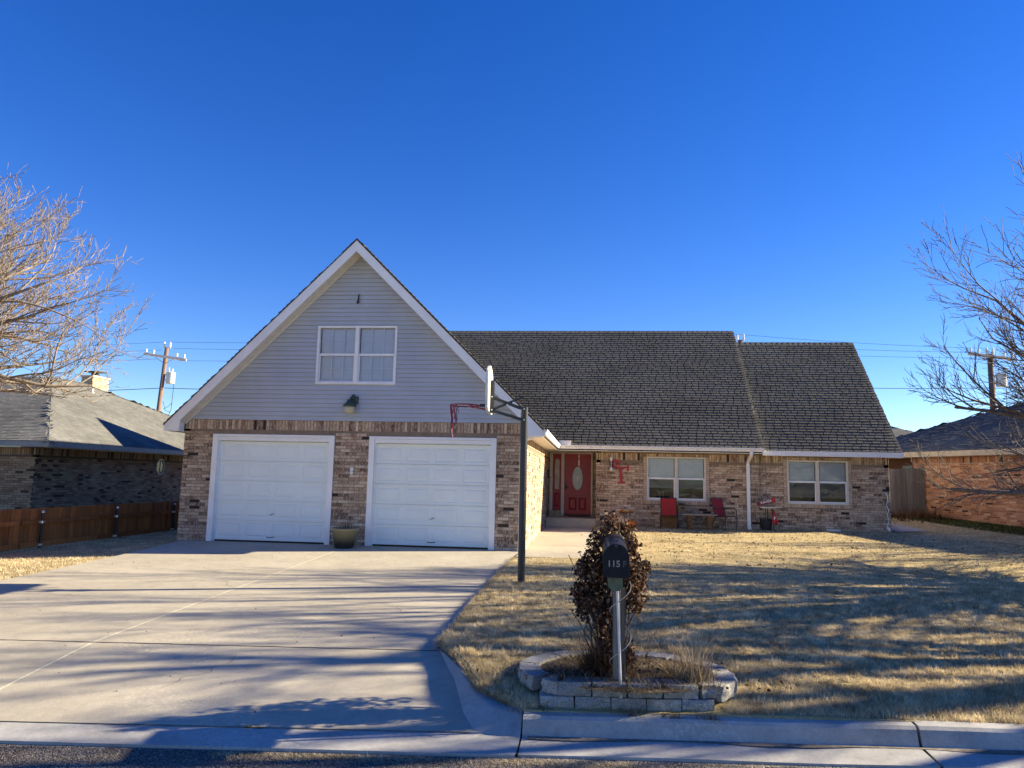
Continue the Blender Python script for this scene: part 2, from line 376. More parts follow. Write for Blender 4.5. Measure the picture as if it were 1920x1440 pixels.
# driveway: slabs separated by joints
dw = tag(empty('driveway'), kind='structure')
def yj(x): return 7.62+.085*(x+1.5)
CJ = lambda y: np.interp(y, [5.6, 7.4, 11.5, 16.5], [-4.9, -5.02, -5.18, -5.36])
def slab(xa, xb, ya, yb, m='drive', name='slab', par=dw, nx=14, ny=16, zf=z_drive, lift=.004):
    V, F = grid(lambda s, t: float(xa(ya(0)*(1-t)+yb(0)*t)*(1-s)+xb(ya(0)*(1-t)+yb(0)*t)*s), lambda s, t: 0, lambda x, y: 0, 1, 1)
    V = []; F = []
    for j in range(ny+1):
        for i in range(nx+1):
            t = j/ny; s = i/nx; yy = ya(-3)*(1-t)+yb(-3)*t; x = float(xa(yy)*(1-s)+xb(yy)*s); y = float(ya(x)*(1-t)+yb(x)*t)
            V.append((x, y, float(zf(x, y))+lift))
    n = len(V); rim = [j*(nx+1) for j in range(ny+1)]
    for j in range(ny):
        for i in range(nx): a = j*(nx+1)+i; F.append((a, a+1, a+nx+2, a+nx+1))
    ring_ = [i for i in range(nx+1)]+[j*(nx+1)+nx for j in range(1, ny+1)]+[ny*(nx+1)+i for i in range(nx-1, -1, -1)]+[j*(nx+1) for j in range(ny-1, 0, -1)]
    for q in ring_: V.append((V[q][0], V[q][1], V[q][2]-.14))
    L = len(ring_)
    for q in range(L): F.append((ring_[q], n+q, n+(q+1) % L, ring_[(q+1) % L]))
    b = MB(); b.add(V, F, random.random()); return b.build(name, m, par, smooth=False)
g = .008
rx = lambda y: np.interp(y, [5.6, 5.82, 6.0, 6.5, 7.12, 7.6, 9, 12, 15.2, 16.56], [-.75, -.86, -.95, -1.1, -1.3, -1.48, -1.5, -1.53, -1.52, -1.46])
lx = lambda y: np.interp(y, [5.6, 7.6, 10.3, 13.8, 16.56], [-9.6, -9.0, -8.75, -9.0, -9.35])
ylip = lambda x: 5.82+.1*(x+.9)
slab(lambda y: CJ(y)+g, rx, lambda x: yj(x)+g, lambda x: 16.57)
slab(lx, lambda y: CJ(y)-g, lambda x: yj(x)+g, lambda x: 16.57)
slab(lambda y: CJ(y)+g, rx, lambda x: ylip(x)+g, lambda x: yj(x)-g)
slab(lx, lambda y: CJ(y)-g, lambda x: ylip(x)+g, lambda x: yj(x)-g)
b = MB(); b.add(*[[(float(CJ(y))+sx_, y, float(z_drive(-5, y))+.0065) for y in np.linspace(5.9, 16.3, 40) for sx_ in (-.013, .013)], [(2*i, 2*i+1, 2*i+3, 2*i+2) for i in range(39)]], .5)
b.build('joint_sealant', 'sealant', dw)
b = MB()
for side in (0,):   # cracked transverse joint with dirt in it
    P = []; xs = np.linspace(-9.2, -1.5, 90)
    for x in xs: wv = .009+.007*random.random(); jt = random.uniform(-.006, .006); P += [(x, yj(x)-wv+jt, float(z_drive(x, yj(x)))+.0062), (x, yj(x)+wv+jt, float(z_drive(x, yj(x)))+.0062)]
    b.add(P, [(2*i, 2*i+1, 2*i+3, 2*i+2) for i in range(89)], .5)
P = []; xs = np.linspace(-9.4, -.9, 90)
for x in xs: wv = .004+.004*random.random(); P += [(x, ylip(x)-wv, -.3285), (x, ylip(x)+wv, -.3285)]
b.add(P, [(2*i, 2*i+1, 2*i+3, 2*i+2) for i in range(89)], .5)
b.build('joint_dirt', 'joint', dw)
b = MB(); P = []
for y in np.linspace(7.7, 15.1, 150): w0 = .025+.05*random.random()*abs(math.sin(y*2.3)); x = float(rx(y)); P += [(x-w0, y, float(z_drive(x, y))+.0085), (x+.03, y, float(z_drive(x, y))+.0085)]
b.add(P, [(2*i, 2*i+1, 2*i+3, 2*i+2) for i in range(149)], .5); b.build('soil_edge', 'joint', dw)
for cx0, cy0, ang_, L0 in ((-3.4, 7.2, -80, 1.1), (-2.2, 9.4, 160, 1.6), (-6.3, 11.2, -35, 1.4)):
    b = MB(); P = []; x, y, an_ = cx0, cy0, R(ang_)
    for i in range(30):
        an_ += random.gauss(0, .35) - (an_-R(ang_))*.2; x += math.cos(an_)*L0/30; y += math.sin(an_)*L0/30; ww = .0012+.0015*random.random(); z = float(z_drive(x, y))+.0068
        P += [(x-math.sin(an_)*ww, y+math.cos(an_)*ww, z), (x+math.sin(an_)*ww, y-math.cos(an_)*ww, z)]
    b.add(P, [(2*i, 2*i+1, 2*i+3, 2*i+2) for i in range(29)], .5); b.build('crack', 'joint', dw)
# walkway from the driveway to the porch
wk = tag(empty('walkway'), kind='structure')
zw = lambda x, y: np.interp(y, [15, 16.5, 20, 24], [.012, .02, .06, .10])
wx = lambda y: np.interp(y, [15.1, 15.3, 15.6, 16.2, 24], [-.4, -.15, -.02, .14, .20])
for ya_, yb_ in ((15.2, 17.7), (17.72, 20.6), (20.62, 23.86)):
    slab(lambda y: np.interp(y, [15, 16.5, 16.6, 24], [-1.5, -1.44, -1.42, -1.42]), wx, lambda x, a=ya_: a, lambda x, a=yb_: a, 'drive', 'slab', wk, 6, 8, zw, .006)
# patch of concrete beside the right wing
sp = tag(sheet('side_path', [(9.15, 23.6, .24), (10.2, 23.9, .27), (10.1, 28, .45), (9.15, 28, .43)], [(0, 1, 2, 3)], 'kerb'), kind='structure')

# kerb with gutter pan
kb = tag(empty('kerb'), kind='structure')
def kerb_run(xa, xb, n=24):
    V = []; F = []; prof = [(-.50, -.372), (-.50, -.35), (-.18, -.337), (-.165, -.325), (-.13, -.225), (-.105, -.203), (0, -.196), (.0, -.32)]
    for i in range(n+1):
        x = xa+(xb-xa)*i/n
        for p, z in prof: V.append((x, y_kerb_back(x)+p, z+.003*math.sin(x*3.1)))
    m_ = len(prof)
    for i in range(n):
        for j in range(m_-1): a = i*m_+j; F.append((a, a+m_, a+m_+1, a+1))
    F.append(tuple(range(m_))); F.append(tuple(range(n*m_, (n+1)*m_))[::-1])
    b = MB(); b.add(V, F); return b.build('kerb_segment', 'kerb', kb)
xs = [-.505, 2.46, 5.5, 8.6, 11.7, 14.8, 18]
for a_, c_ in zip(xs[:-1], xs[1:]): kerb_run(a_+.012, c_-.012)
xs = [-9.7, -12.7, -15.7]
for a_, c_ in zip(xs[1:], xs[:-1]): kerb_run(a_+.012, c_-.012)
V = []; F = []
for i in range(31):
    x = -9.7+(9.188)*i/30
    for dy, z in ((-.34-.0, -.372), (-.34, -.348), (-.006, -.334), (-.006, -.42)):
        V.append((x, (5.82+.1*(x+.9) if dy > -.1 else 5.52+.09*x)+(dy if dy > -.1 else 0), z))
for i in range(30):
    for j in range(3): a = i*4+j; F.append((a, a+4, a+5, a+1))
b = MB(); b.add(V, F, .5); b.build('gutter_pan', 'kerb', kb)
outer = [(-1.50, 7.66, -.15), (-1.39, 7.44, -.14), (-1.27, 7.22, -.142), (-1.14, 6.98, -.15), (-1.0, 6.62, -.165), (-.87, 6.34, -.178), (-.70, 6.12, -.19), (-.505, 5.995, -.195)]
inner = [(-1.50, 7.62, -.155), (-1.44, 7.45, -.172), (-1.36, 7.2, -.205), (-1.26, 6.9, -.245), (-1.15, 6.5, -.29), (-1.03, 6.1, -.325), (-.88, 5.84, -.334), (-.505, 5.80, -.337)]
V = []; F = []
for a_, c_ in zip(outer, inner):
    V.append((a_[0]+.02, a_[1]+.02, a_[2]-.2))
    for t, h in ((0, 0), (.25, -.002), (.6, .0), (.9, -.004), (1, .0)): V.append(tuple(a_[q]*(1-t)+c_[q]*t+(h if q == 2 else 0) for q in range(3)))
    V.append((c_[0], c_[1], c_[2]-.1))
for i in range(7):
    for j in range(6): a = i*7+j; F.append((a, a+7, a+8, a+1))
b = MB(); b.add(V, F); b.build('kerb_return', 'kerb', kb, smooth=True)
V = [(-.505, 5.80, -.336), (-.505, 5.50, -.35), (-.88, 5.47, -.3495), (-.88, 5.835, -.3335)]; b = MB(); b.add(V, [(0, 1, 2, 3)]); b.build('gutter_patch', 'kerb', kb)
# dirt streaks lying in the gutter
b = MB()
P = []
for i in range(60):
    x = -.45+5*i/59; w1 = .03+.025*math.sin(i*.35)+.01*random.random(); yy = y_kerb_back(x)-.19
    P += [(x, yy-w1, -.3325), (x, yy+.01, -.3305)]
b.add(P, [(2*i, 2*i+1, 2*i+3, 2*i+2) for i in range(59)], .3); b.build('gutter_silt', plain('gutter silt', (.20, .165, .13), .95, var=.3, sc=18), kb)

# ------------------------------------------------------------ brickwork
BL, BH, PL, PH = .235, .062, .245, .0725
def chamfer(mb, O, U, Nn, u0, u1, v0, v1, d, base=-.02, r=None, c=.004):
    O, U, Nn = Vector(O), Vector(U), Vector(Nn); Z = Vector((0, 0, 1)); P = []
    for uu, vv, dd in ((0, 0, base), (0, 0, d-c), (c, c, d)):
        for a_, b_ in ((0, 0), (1, 0), (1, 1), (0, 1)):
            x = (u0+uu) if a_ == 0 else (u1-uu); z = (v0+vv) if b_ == 0 else (v1-vv)
            P.append(O+U*x+Z*z+Nn*dd)
    F = [(8, 9, 10, 11)]
    for L in (0, 4):
        for i in range(4): j = (i+1) % 4; F.append((L+i, L+j, L+4+j, L+4+i))
    mb.add(P, F, r)
def brickwork(parent, O, U, Nn, W, Hh, holes, mset, n_ind=0, proud=.010, surrounds=(), soldier=None, dist=None, name='brick', z0=0, top=None, keepout=()):
    """courses of stretchers; holes = (u0,u1,v0,v1). returns joined object; the n_ind nearest full bricks are objects"""
    full = []; mb = MB(); O = Vector(O); U = Vector(U); Nn = Vector(Nn)
    blocked = list(holes)+[(a-.105, b_+.105, c-.11, d+.0) for a, b_, c, d in surrounds]
    rows = int((Hh)/PH)
    for rr in range(rows):
        v0 = rr*PH; v1 = v0+BH
        if soldier and any(v1 > s[2] and v0 < s[3] for s in soldier) and len(soldier[0]) == 4: pass
        cuts = []
        for a, b_, c, d in blocked:
            if v1 > c+.002 and v0 < d-.002: cuts.append((a-.004, b_+.004))
        off = (rr % 2)*PL*.5+random.uniform(-.01, .01)
        segs = [(0.0, W)]
        for a, b_ in cuts:
            ns = []
            for s0, s1 in segs:
                if b_ <= s0 or a >= s1: ns.append((s0, s1)); continue
                if a > s0: ns.append((s0, a))
                if b_ < s1: ns.append((b_, s1))
            segs = ns
        for s0, s1 in segs:
            kx = math.floor((s0-off)/PL)
            while True:
                a = off+kx*PL; kx += 1
                if a >= s1: break
                x0, x1 = max(a, s0), min(a+BL, s1)
                if x1-x0 < .035: continue
                d = proud+random.uniform(-.003, .003)
                isfull = abs(x1-x0-BL) < 1e-4
                cen = O+U*((x0+x1)/2)+Vector((0, 0, v0+BH/2))
                (full.append((cen.length, x0, v0, d)) if (isfull and n_ind) else chamfer(mb, O, U, Nn, x0, x1, v0, v1, d))
    for a, b_, c, d in surrounds:    # header bricks on end round a window
        v = c-.0
        while v < d-.02:
            for u0 in (a-.100, b_+.004):
                chamfer(mb, O, U, Nn, u0, u0+.093, v, v+BH, proud+.002+random.uniform(0, .003), r=.55+.4*random.random())
            v += PH
        u = a-.1
        while u < b_+.09:
            chamfer(mb, O, U, Nn, u, u+BH, c-.105, c-.007, proud+.006+random.uniform(0, .003), r=.4+.5*random.random()); u += PH
    for s in (soldier or ()):
        u = s[0]
        while u+BH <= s[1]+.01:
            chamfer(mb, O, U, Nn, u, u+BH, s[2]+.004, s[3]-.006, proud+random.uniform(-.001, .004)); u += PH+.004
    full.sort()
    me = None
    if n_ind:
        q = MB(); chamfer(q, (0, 0, 0), (1, 0, 0), (0, -1, 0), 0, BL, 0, BH, 0); me = q.mesh(name); me.materials.append(MT[mset+'_obj'])
        rz = math.atan2(U.y, U.x)
        for _, x0, v0, d in full[:n_ind]: inst(me, name, parent, O+U*x0+Vector((0, 0, v0))+Nn*d, (0, 0, rz))
        for _, x0, v0, d in full[n_ind:]: chamfer(mb, O, U, Nn, x0, x0+BL, v0, v0+BH, d)
    o = mb.build('brickwork', mset+'_att', parent); tag(o, kind='stuff'); return o
def backing(parent, O, U, Nn, W, Hh, holes, m='mortar', th=.14, name='wall'):
    us = sorted({0, W, *[h[0] for h in holes], *[h[1] for h in holes]}); vs = sorted({0, Hh, *[h[2] for h in holes], *[h[3] for h in holes]})
    mb = MB(); us = [u for u in us if 0 <= u <= W]; vs = [v for v in vs if 0 <= v <= Hh]
    for i in range(len(us)-1):
        run = None
        for j in range(len(vs)-1):
            uc, vc = (us[i]+us[i+1])/2, (vs[j]+vs[j+1])/2
            if any(h[0] < uc < h[1] and h[2] < vc < h[3] for h in holes):
                if run: mb.fbox(O, U, (0, 0, 1), Nn, (us[i], us[i+1]), run, (-th, 0)); run = None
            else: run = (run[0], vs[j+1]) if run else (vs[j], vs[j+1])
        if run: mb.fbox(O, U, (0, 0, 1), Nn, (us[i], us[i+1]), run, (-th, 0))
    return mb.build(name, m, parent)

# ------------------------------------------------------------ THE HOUSE
house = tag(empty('house', (0, 0, 0)), 'brick house with grey gable over two white garage doors and a red front door', 'house')
GX0, GX1, GY, SID = -9.51, -1.42, 16.56, 2.81
D1 = (-8.80, -5.86); D2 = (-5.04, -2.10); DZ = 2.47
FX = (0.19, 5.22); FY = 23.83; WX = (5.22, 9.11); WY = 23.95; RECY = 25.5
X, Y_, Zv = Vector((1, 0, 0)), Vector((0, 1, 0)), Vector((0, 0, 1))
gh = [(D1[0]-GX0, D1[1]-GX0, -1, DZ), (D2[0]-GX0, D2[1]-GX0, -1, DZ)]
backing(house, (GX0, GY, 0), X, -Y_, GX1-GX0, SID, gh)
brickwork(house, (GX0, GY, 0), X, -Y_, GX1-GX0, 2.57, gh, 'brick', 230, soldier=[(0, GX1-GX0, 2.575, SID)])
w1 = (1.77, 3.60, .985, 2.356); w2 = (6.08, 7.91, .98, 2.33)
fz = .12
h1 = [(w1[0]-FX[0], w1[1]-FX[0], w1[2]-fz, w1[3]-fz)]
backing(house, (FX[0], FY, fz), X, -Y_, FX[1]-FX[0], 2.5-fz, h1)
brickwork(house, (FX[0], FY, fz), X, -Y_, FX[1]-FX[0], 2.22-fz, h1, 'brick', 40, surrounds=h1, soldier=[(0, w1[0]-FX[0]-.11, 2.225-fz, 2.46-fz), (w1[1]-FX[0]+.11, FX[1]-FX[0], 2.225-fz, 2.46-fz), (w1[0]-FX[0], w1[1]-FX[0], 2.36-fz, 2.45-fz)])
h2 = [(w2[0]-WX[0], w2[1]-WX[0], w2[2]-fz, w2[3]-fz)]
backing(house, (WX[0], WY, fz), X, -Y_, WX[1]-WX[0], 2.5-fz, h2)
brickwork(house, (WX[0], WY, fz), X, -Y_, WX[1]-WX[0], 2.22-fz, h2, 'brick', 30, surrounds=h2, soldier=[(0, w2[0]-WX[0]-.11, 2.225-fz, 2.46-fz), (w2[1]-WX[0]+.11, WX[1]-WX[0], 2.225-fz, 2.46-fz), (w2[0]-WX[0], w2[1]-WX[0], 2.335-fz, 2.42-fz)])
# garage side wall (sunlit), recess walls, right end wall, step between the two fronts
backing(house, (GX1, GY, 0), Y_, X, RECY-GY, 2.6, [])
brickwork(house, (GX1, GY, 0), Y_, X, RECY-GY, 2.3, [], 'brick', 0, soldier=[(0, RECY-GY, 2.305, 2.54)])
backing(house, (GX1, RECY, 0), X, -Y_, FX[0]-GX1, 2.6, [(.04, FX[0]-GX1-.1, -1, 2.53)])
mbx = [(.04, FX[0]-GX1-.1, -1, 2.53)]
brickwork(house, (GX1, RECY, 0), X, -Y_, FX[0]-GX1, 2.55, mbx, 'brick', 0)
backing(house, (FX[0], RECY, 0), -Y_, -X, RECY-FY, 2.55, [])
brickwork(house, (FX[0], RECY, 0), -Y_, -X, RECY-FY, 2.5, [], 'brick', 0)
backing(house, (WX[1], WY, 0), Y_, X, 7.5, 2.6, [])
brickwork(house, (WX[1], WY, 0), Y_, X, 7.5, 2.55, [], 'brick', 0)
b = MB(); b.fbox((GX0, 34, 0), (0, -1, 0), Zv, (-1, 0, 0), (0, 34-GY), (0, 2.8), (-.14, -.002)); b.fbox((GX0, 33.86, 0), X, Zv, Y_, (0, 8.1), (0, 2.7), (0, .14)); b.fbox((GX1, 31.6, 0), X, Zv, Y_, (-.14, 0), (0, 2.6), (0, 2.3)); b.prism([(GX0, 2.7), (GX1, 2.7), (-5.43, 6.8)], 33.86, 34.0); b.fbox((GX0, 31.45, 0), X, Zv, Y_, (0, WX[1]-GX0), (0, 2.6), (0, .14))  # rearmost walls close in the roof length added for its shadow
b.build('wall', 'mortar', house)
brickwork(house, (GX0, 30, 0), -Y_, -X, 30-GY, 2.6, [], 'brick', 0)
# white caulk line running down the right corner
b = MB(); P = []
for i in range(28):
    z = .14+1.25*i/27; xx = 9.03+.02*math.sin(i*.9)+random.uniform(-.012, .012); ww = .008+.008*random.random()+(.03 if i in (3, 4, 0) else 0)
    P += [(xx-ww, WY-.0165, z), (xx+ww, WY-.0165, z)]
b.add(P, [(2*i, 2*i+1, 2*i+3, 2*i+2) for i in range(27)], .5); b.build('crack_filler', 'white', house)

# siding boards of the gable
APX, APZ, EVZ = -5.43, 7.01, 2.66; sl_g = (APZ-EVZ)/(APX-(-9.80))   # left slope
XL, XR = -9.80, -1.04
def gable_x(z, inset=.25):
    t = (z-EVZ)/(APZ-EVZ); return XL+(APX-XL)*t+inset, XR+(APX-XR)*t-inset
UW = (-6.39, -4.48, 3.665, 5.045)
bh = .1025; z = SID; i = 0
while z < APZ-.28:
    a0, b0 = gable_x(z); a1, b1 = gable_x(z+bh); a0 = max(a0, GX0-.02); b0 = min(b0, GX1+.02); a1 = max(a1, GX0-.02); b1 = min(b1, GX1+.02)
    if b1 < a1: a1 = b1 = (a0+b0)/2
    spans = [((a0, a1), (b0, b1))]
    if z+bh > UW[2]+.01 and z < UW[3]-.01: spans = [((a0, a1), (UW[0]-.002,)*2), ((UW[1]+.002,)*2, (b0, b1))]
    for (p0, p1), (q0, q1) in spans:
        mb = MB(); y0, y1, yb = GY-.044, GY-.020, GY; zt_ = z+bh-.016; f_ = (bh-.016)/bh; ps, qs = p0+(p1-p0)*f_, q0+(q1-q0)*f_
        mb.add([(p0, y0, z), (q0, y0, z), (qs, y1, zt_), (ps, y1, zt_), (ps, yb-.006, zt_+.002), (qs, yb-.006, zt_+.002), (q1, yb-.006, z+bh), (p1, yb-.006, z+bh), (p0, yb-.001, z), (q0, yb-.001, z), (q1, yb-.001, z+bh), (p1, yb-.001, z+bh)],
               [(0, 1, 2, 3), (3, 2, 5, 4), (4, 5, 6, 7), (8, 11, 10, 9), (0, 8, 9, 1), (7, 6, 10, 11)]); mb.build('siding_board', 'siding', house)
    z += bh; i += 1
# gable sheathing behind boards, with the window opening
mb = MB()
def tri_strip(z0, z1, xa=None, xb=None):
    a0, b0 = gable_x(z0, .1); a1, b1 = gable_x(z1, .1)
    a0 = max(a0, GX0); b0 = min(b0, GX1); a1 = max(a1, GX0); b1 = min(b1, GX1)
    if xa is not None: a0 = a1 = xa
    if xb is not None: b0 = b1 = xb
    mb.prism([(a0, z0), (b0, z0), (b1, z1), (a1, z1)], GY+.001, GY+.09)
tri_strip(SID, UW[2]); tri_strip(UW[2], UW[3], xb=UW[0]); tri_strip(UW[2], UW[3], xa=UW[1]); tri_strip(UW[3], APZ-.12)
mb.build('gable_wall', 'siding', house)

# roofs -----------------------------------------------------------------
def z_gl(x): return EVZ+.985*(x-XL) if x < APX else APZ-(x-APX)*(APZ-EVZ)/(XR-APX)
ME, MS, MRY = 23.40, 1.0135, 27.87      # main eave y, slope, ridge y
def z_main(y): return 2.66+MS*(y-ME) if y < MRY else 2.66+MS*(MRY-ME)-MS*(y-MRY)
WE, WRY = 23.60, 27.5
def z_wing(y): return 2.60+1.05*(y-WE) if y < WRY else 2.60+1.05*(WRY-WE)-1.05*(y-WRY)
GB = 34.0  # unseen rear run of the garage roof, added to shade the left house wall
mb = MB(); th = .11
GF = GY-.42
for sgn, xe in ((-1, XL), (1, XR)):
    mb.prism([(xe, EVZ), (APX, APZ), (APX, APZ-th*1.41), (xe, EVZ-th*1.41)], GF+.03, GB, r=.5)
mb.prism([(ME, 2.66), (MRY, z_main(MRY)), (MRY, z_main(MRY)-th*1.4), (ME, 2.66-th*1.4)], -9.6, 5.24, 'x', .5)
mb.prism([(32.3, z_main(32.3)), (MRY, z_main(MRY)), (MRY, z_main(MRY)-th*1.4), (32.3, z_main(32.3)-th*1.4)], -9.6, 5.24, 'x', .5)
mb.prism([(WE, 2.6), (WRY, z_wing(WRY)), (WRY, z_wing(WRY)-th*1.4), (WE, 2.6-th*1.4)], 5.245, 9.40, 'x', .5)
mb.prism([(31.7, z_wing(31.7)), (WRY, z_wing(WRY)), (WRY, z_wing(WRY)-th*1.4), (31.7, z_wing(31.7)-th*1.4)], 5.245, 9.40, 'x', .5)
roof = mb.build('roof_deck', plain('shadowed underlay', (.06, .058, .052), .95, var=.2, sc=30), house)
# shingles: U along the course, V up the slope
EXPO = .127
def shingles(parent, org, U, Vv, length, slope_len, keep, n_ind, mset='shingle', tabw=.25, expo=EXPO, seed=1, thick=.02, slot=.026):
    rg = random.Random(seed); U = Vector(U).normalized(); Vv = Vector(Vv).normalized(); Nn = U.cross(Vv).normalized()
    if Nn.z < 0: Nn = -Nn
    mb = MB(); ind = []; org = Vector(org); rows = int(slope_len/expo)
    for r_ in range(rows):
        off = rg.choice([0, .5, .33, .66])*tabw-tabw; x = off; v0 = r_*expo
        while x < length:
            wd = tabw*rg.choice([.8, 1, 1, 1.2]); x0, x1 = max(x, 0), min(x+wd-slot, length); x += wd
            if x1-x0 < .05: continue
            c = org+U*((x0+x1)/2)+Vv*(v0+expo/2)
            if not keep(c): continue
            tt = thick+rg.uniform(-.003, .004); full = x1-x0 > tabw*.95 and x1-x0 < tabw*1.0 and x0 > 0
            if n_ind and full: ind.append((c.length, x0, v0, rg.random()))
            else: shingle(mb, org, U, Vv, Nn, x0, x1, v0, expo, tt, rg.random())
    ind.sort(); q = MB(); shingle(q, (0, 0, 0), U, Vv, Nn, 0, tabw-slot, 0, expo, thick, .5)
    if n_ind:
        me = q.mesh('shingle'); me.materials.append(MT[mset+'_obj'])
        for _, x0, v0, rr in ind[:n_ind]: inst(me, 'shingle', parent, org+U*x0+Vv*v0)
    for _, x0, v0, rr in ind[n_ind:]: shingle(mb, org, U, Vv, Nn, x0, x0+tabw-slot, v0, expo, thick, rr)
    return tag(mb.build('shingle_field', mset+'_att', parent), kind='stuff')
def shingle(mb, O, U, Vv, Nn, x0, x1, v0, expo, tt, r):
    O = Vector(O); lo, hi = O+Vv*(v0+.0), O+Vv*(v0+expo+.004)
    mb.add([lo+U*x0+Nn*tt, lo+U*x1+Nn*tt, hi+U*x1+Nn*.003, hi+U*x0+Nn*.003, lo+U*x0-Nn*.004, lo+U*x1-Nn*.004, hi+U*x1-Nn*.004, hi+U*x0-Nn*.004],
           [(0, 1, 2, 3), (0, 4, 5, 1), (0, 3, 7, 4), (1, 5, 6, 2)], r)
# main front slope, kept where it lies above the garage slope
keep = lambda c: z_main(c.y) > z_gl(c.x)-.06 if c.x < XR+.3 else True
shingles(house, (-5.6, ME-.02, 2.66), (1, 0, 0), (0, 1, MS), 5.275+5.6, (MRY-ME)*math.hypot(1, MS)+.05, keep, 170, seed=3)
shingles(house, (5.25, WE-.02, 2.60), (1, 0, 0), (0, 1, 1.05), 4.15, (WRY-WE)*math.hypot(1, 1.05)+.05, lambda c: True, 130, seed=5)
Lg = math.hypot(APX-XL, APZ-EVZ)
shingles(house, (XR+.02, GF, EVZ), (0, 1, 0), (APX-XR, 0, APZ-EVZ), GB-GF, Lg, lambda c: not (ME < c.y < 32.2 and z_main(c.y) > c.z+.03), 0, seed=8)
shingles(house, (XL-.02, GF, EVZ), (0, 1, 0), (APX-XL, 0, APZ-EVZ), GB-GF, Lg, lambda c: not (ME < c.y < 32.2 and z_main(c.y) > c.z+.03), 0, seed=9)
# ridge caps
def caps(parent, a, b_, n, m='shingle_att', half=.15, drop=1.0, name='ridge_cap'):
    a, b_ = Vector(a), Vector(b_); d = (b_-a)/n; U = d.normalized(); side = U.cross(Zv).normalized(); mb = MB()
    for i in range(n):
        p = a+d*i; q = p+d*1.04; h0, h1 = .022, .008
        mb.add([p+Zv*h0, q+Zv*h1, q+side*half-Zv*(half*drop-h1), p+side*half-Zv*(half*drop-h0), q-side*half-Zv*(half*drop-h1), p-side*half-Zv*(half*drop-h0),
                p+side*half-Zv*(half*drop+.01), p-side*half-Zv*(half*drop+.01), p-Zv*.01], [(0, 1, 2, 3), (0, 5, 4, 1), (0, 3, 6, 8), (0, 8, 7, 5)])
    return mb.build(name, m, parent)
caps(house, (-5.7, MRY, z_main(MRY)+.012), (5.24, MRY, z_main(MRY)+.012), 60)
caps(house, (5.25, WRY, z_wing(WRY)+.012), (9.4, WRY, z_wing(WRY)+.012), 22)
caps(house, (APX, GF, APZ+.012), (APX, GB, APZ+.012), 60)
# rake boards on the garage gable (white), their drip strips, and the soffit under the overhang
def rake(xe, side):
    dx, dz = APX-xe, APZ-EVZ; L = math.hypot(dx, dz); ux, uz = dx/L, dz/L; vtop = .015; hgt = .27
    mb = MB(); pts = [(xe, EVZ-vtop), (APX, APZ-vtop), (APX, APZ-vtop-hgt), (xe+(.26 if side < 0 else -.26)*0, EVZ-vtop-.0)]
    # lower end is cut plumb with a level return box
    e = XL if side < 0 else XR; sg = 1 if side < 0 else -1
    low = EVZ-.16; xi = e+sg*((hgt-.145)/(dz/abs(dx))) if False else e+sg*.30
    poly = [(e, EVZ-.012), (APX, APZ-.012), (APX, APZ-.012-hgt), (e+sg*.38, EVZ-.012+.38*dz/abs(dx)-hgt), (e+sg*.36, low), (e, low)]
    if side > 0: poly = poly[::-1]
    mb.prism(poly, GF, GF+.028); mb.build('rake_board', 'white', house)
    mb = MB(); q = [(e-sg*.015, EVZ-.008), (APX, APZ+.004), (APX, APZ-.022), (e-sg*.015, EVZ-.034)]
    if side > 0: q = q[::-1]
    mb.prism(q, GF-.014, GF+.03); mb.build('drip_edge', 'blackm', house)
    # soffit with vent grooves
    n = 64; O = Vector((e+sg*.3, GF+.03, EVZ-.012+.3*dz/abs(dx)-hgt+.03)); U = Vector((sg*abs(dx), 0, dz)).normalized(); LL = (abs(dx)-.3)*L/abs(dx)
    Wn = Vector((0, 1, 0)); Nn = U.cross(Wn).normalized()
    mb = MB()
    for i in range(n):
        u0 = LL*i/n; u1 = LL*(i+1)/n-.016
        mb.fbox(O, U, Wn, Nn if Nn.z < 0 else -Nn, (u0, u1), (0, GY-.035-GF-.03), (-.012, 0))
    mb.fbox(O, U, Wn, Nn if Nn.z < 0 else -Nn, (0, LL), (0, GY-.035-GF-.03), (-.02, -.0125))
    tag(mb.build('soffit', 'soffit', house), kind='stuff')
    mb = MB(); mb.fbox(O, U, Wn, Nn if Nn.z < 0 else -Nn, (0, LL), (GY-.05-GF-.045, GY-.035-GF-.03), (-.01, .03)); mb.build('trim_strip', 'soffit', house)
rake(XL, -1); rake(XR, 1)
# eave box returns beside the brick, level soffits, fascias
mb = MB(); mb.box((XL+.002, GF+.03, EVZ-.158), (GX0-.012, 27, EVZ-.146)); mb.box((XL, GF+.03, EVZ-.16), (XL+.02, 27, EVZ-.02)); mb.box((GX0-.03, GF+.002, EVZ-.155), (GX0-.011, GY-.04, EVZ+.16))
mb.build('eave_box', 'white', house)
mb = MB(); mb.box((GX1+.012, GF+.03, EVZ-.16), (XR-.002, ME+.02, EVZ-.148)); mb.box((XR-.02, GF+.03, EVZ-.1475), (XR, ME+.02, EVZ-.02))
mb.box((GX1+.014, ME+.022, 2.49), (FX[0]+.2, RECY, 2.502)); mb.box((FX[0]+.202, ME+.022, 2.49), (5.24, FY-.015, 2.502))
mb.build('soffit_panel', 'soffit', house)
def gutter_prof(mb, a, b_, out, h=.115, d=.10):
    a, b_, out = Vector(a), Vector(b_), Vector(out); prof = [(0, 0), (.055, -h*.0-.0), (.055, 0)]
    P = [(.0, -h), (d*.6, -h), (d*.72, -h*.55), (d, -h*.35), (d, 0), (d*.93, 0), (d*.93, -.02), (.01, -.02), (0, 0)]
    n = len(P); vs = [p0+out*x+Zv*z for p0 in (a, b_) for x, z in P]
    mb.add(vs, [tuple(range(n)), tuple(range(n, 2*n))[::-1]]+[(i, i+n, (i+1) % n+n, (i+1) % n) for i in range(n)])
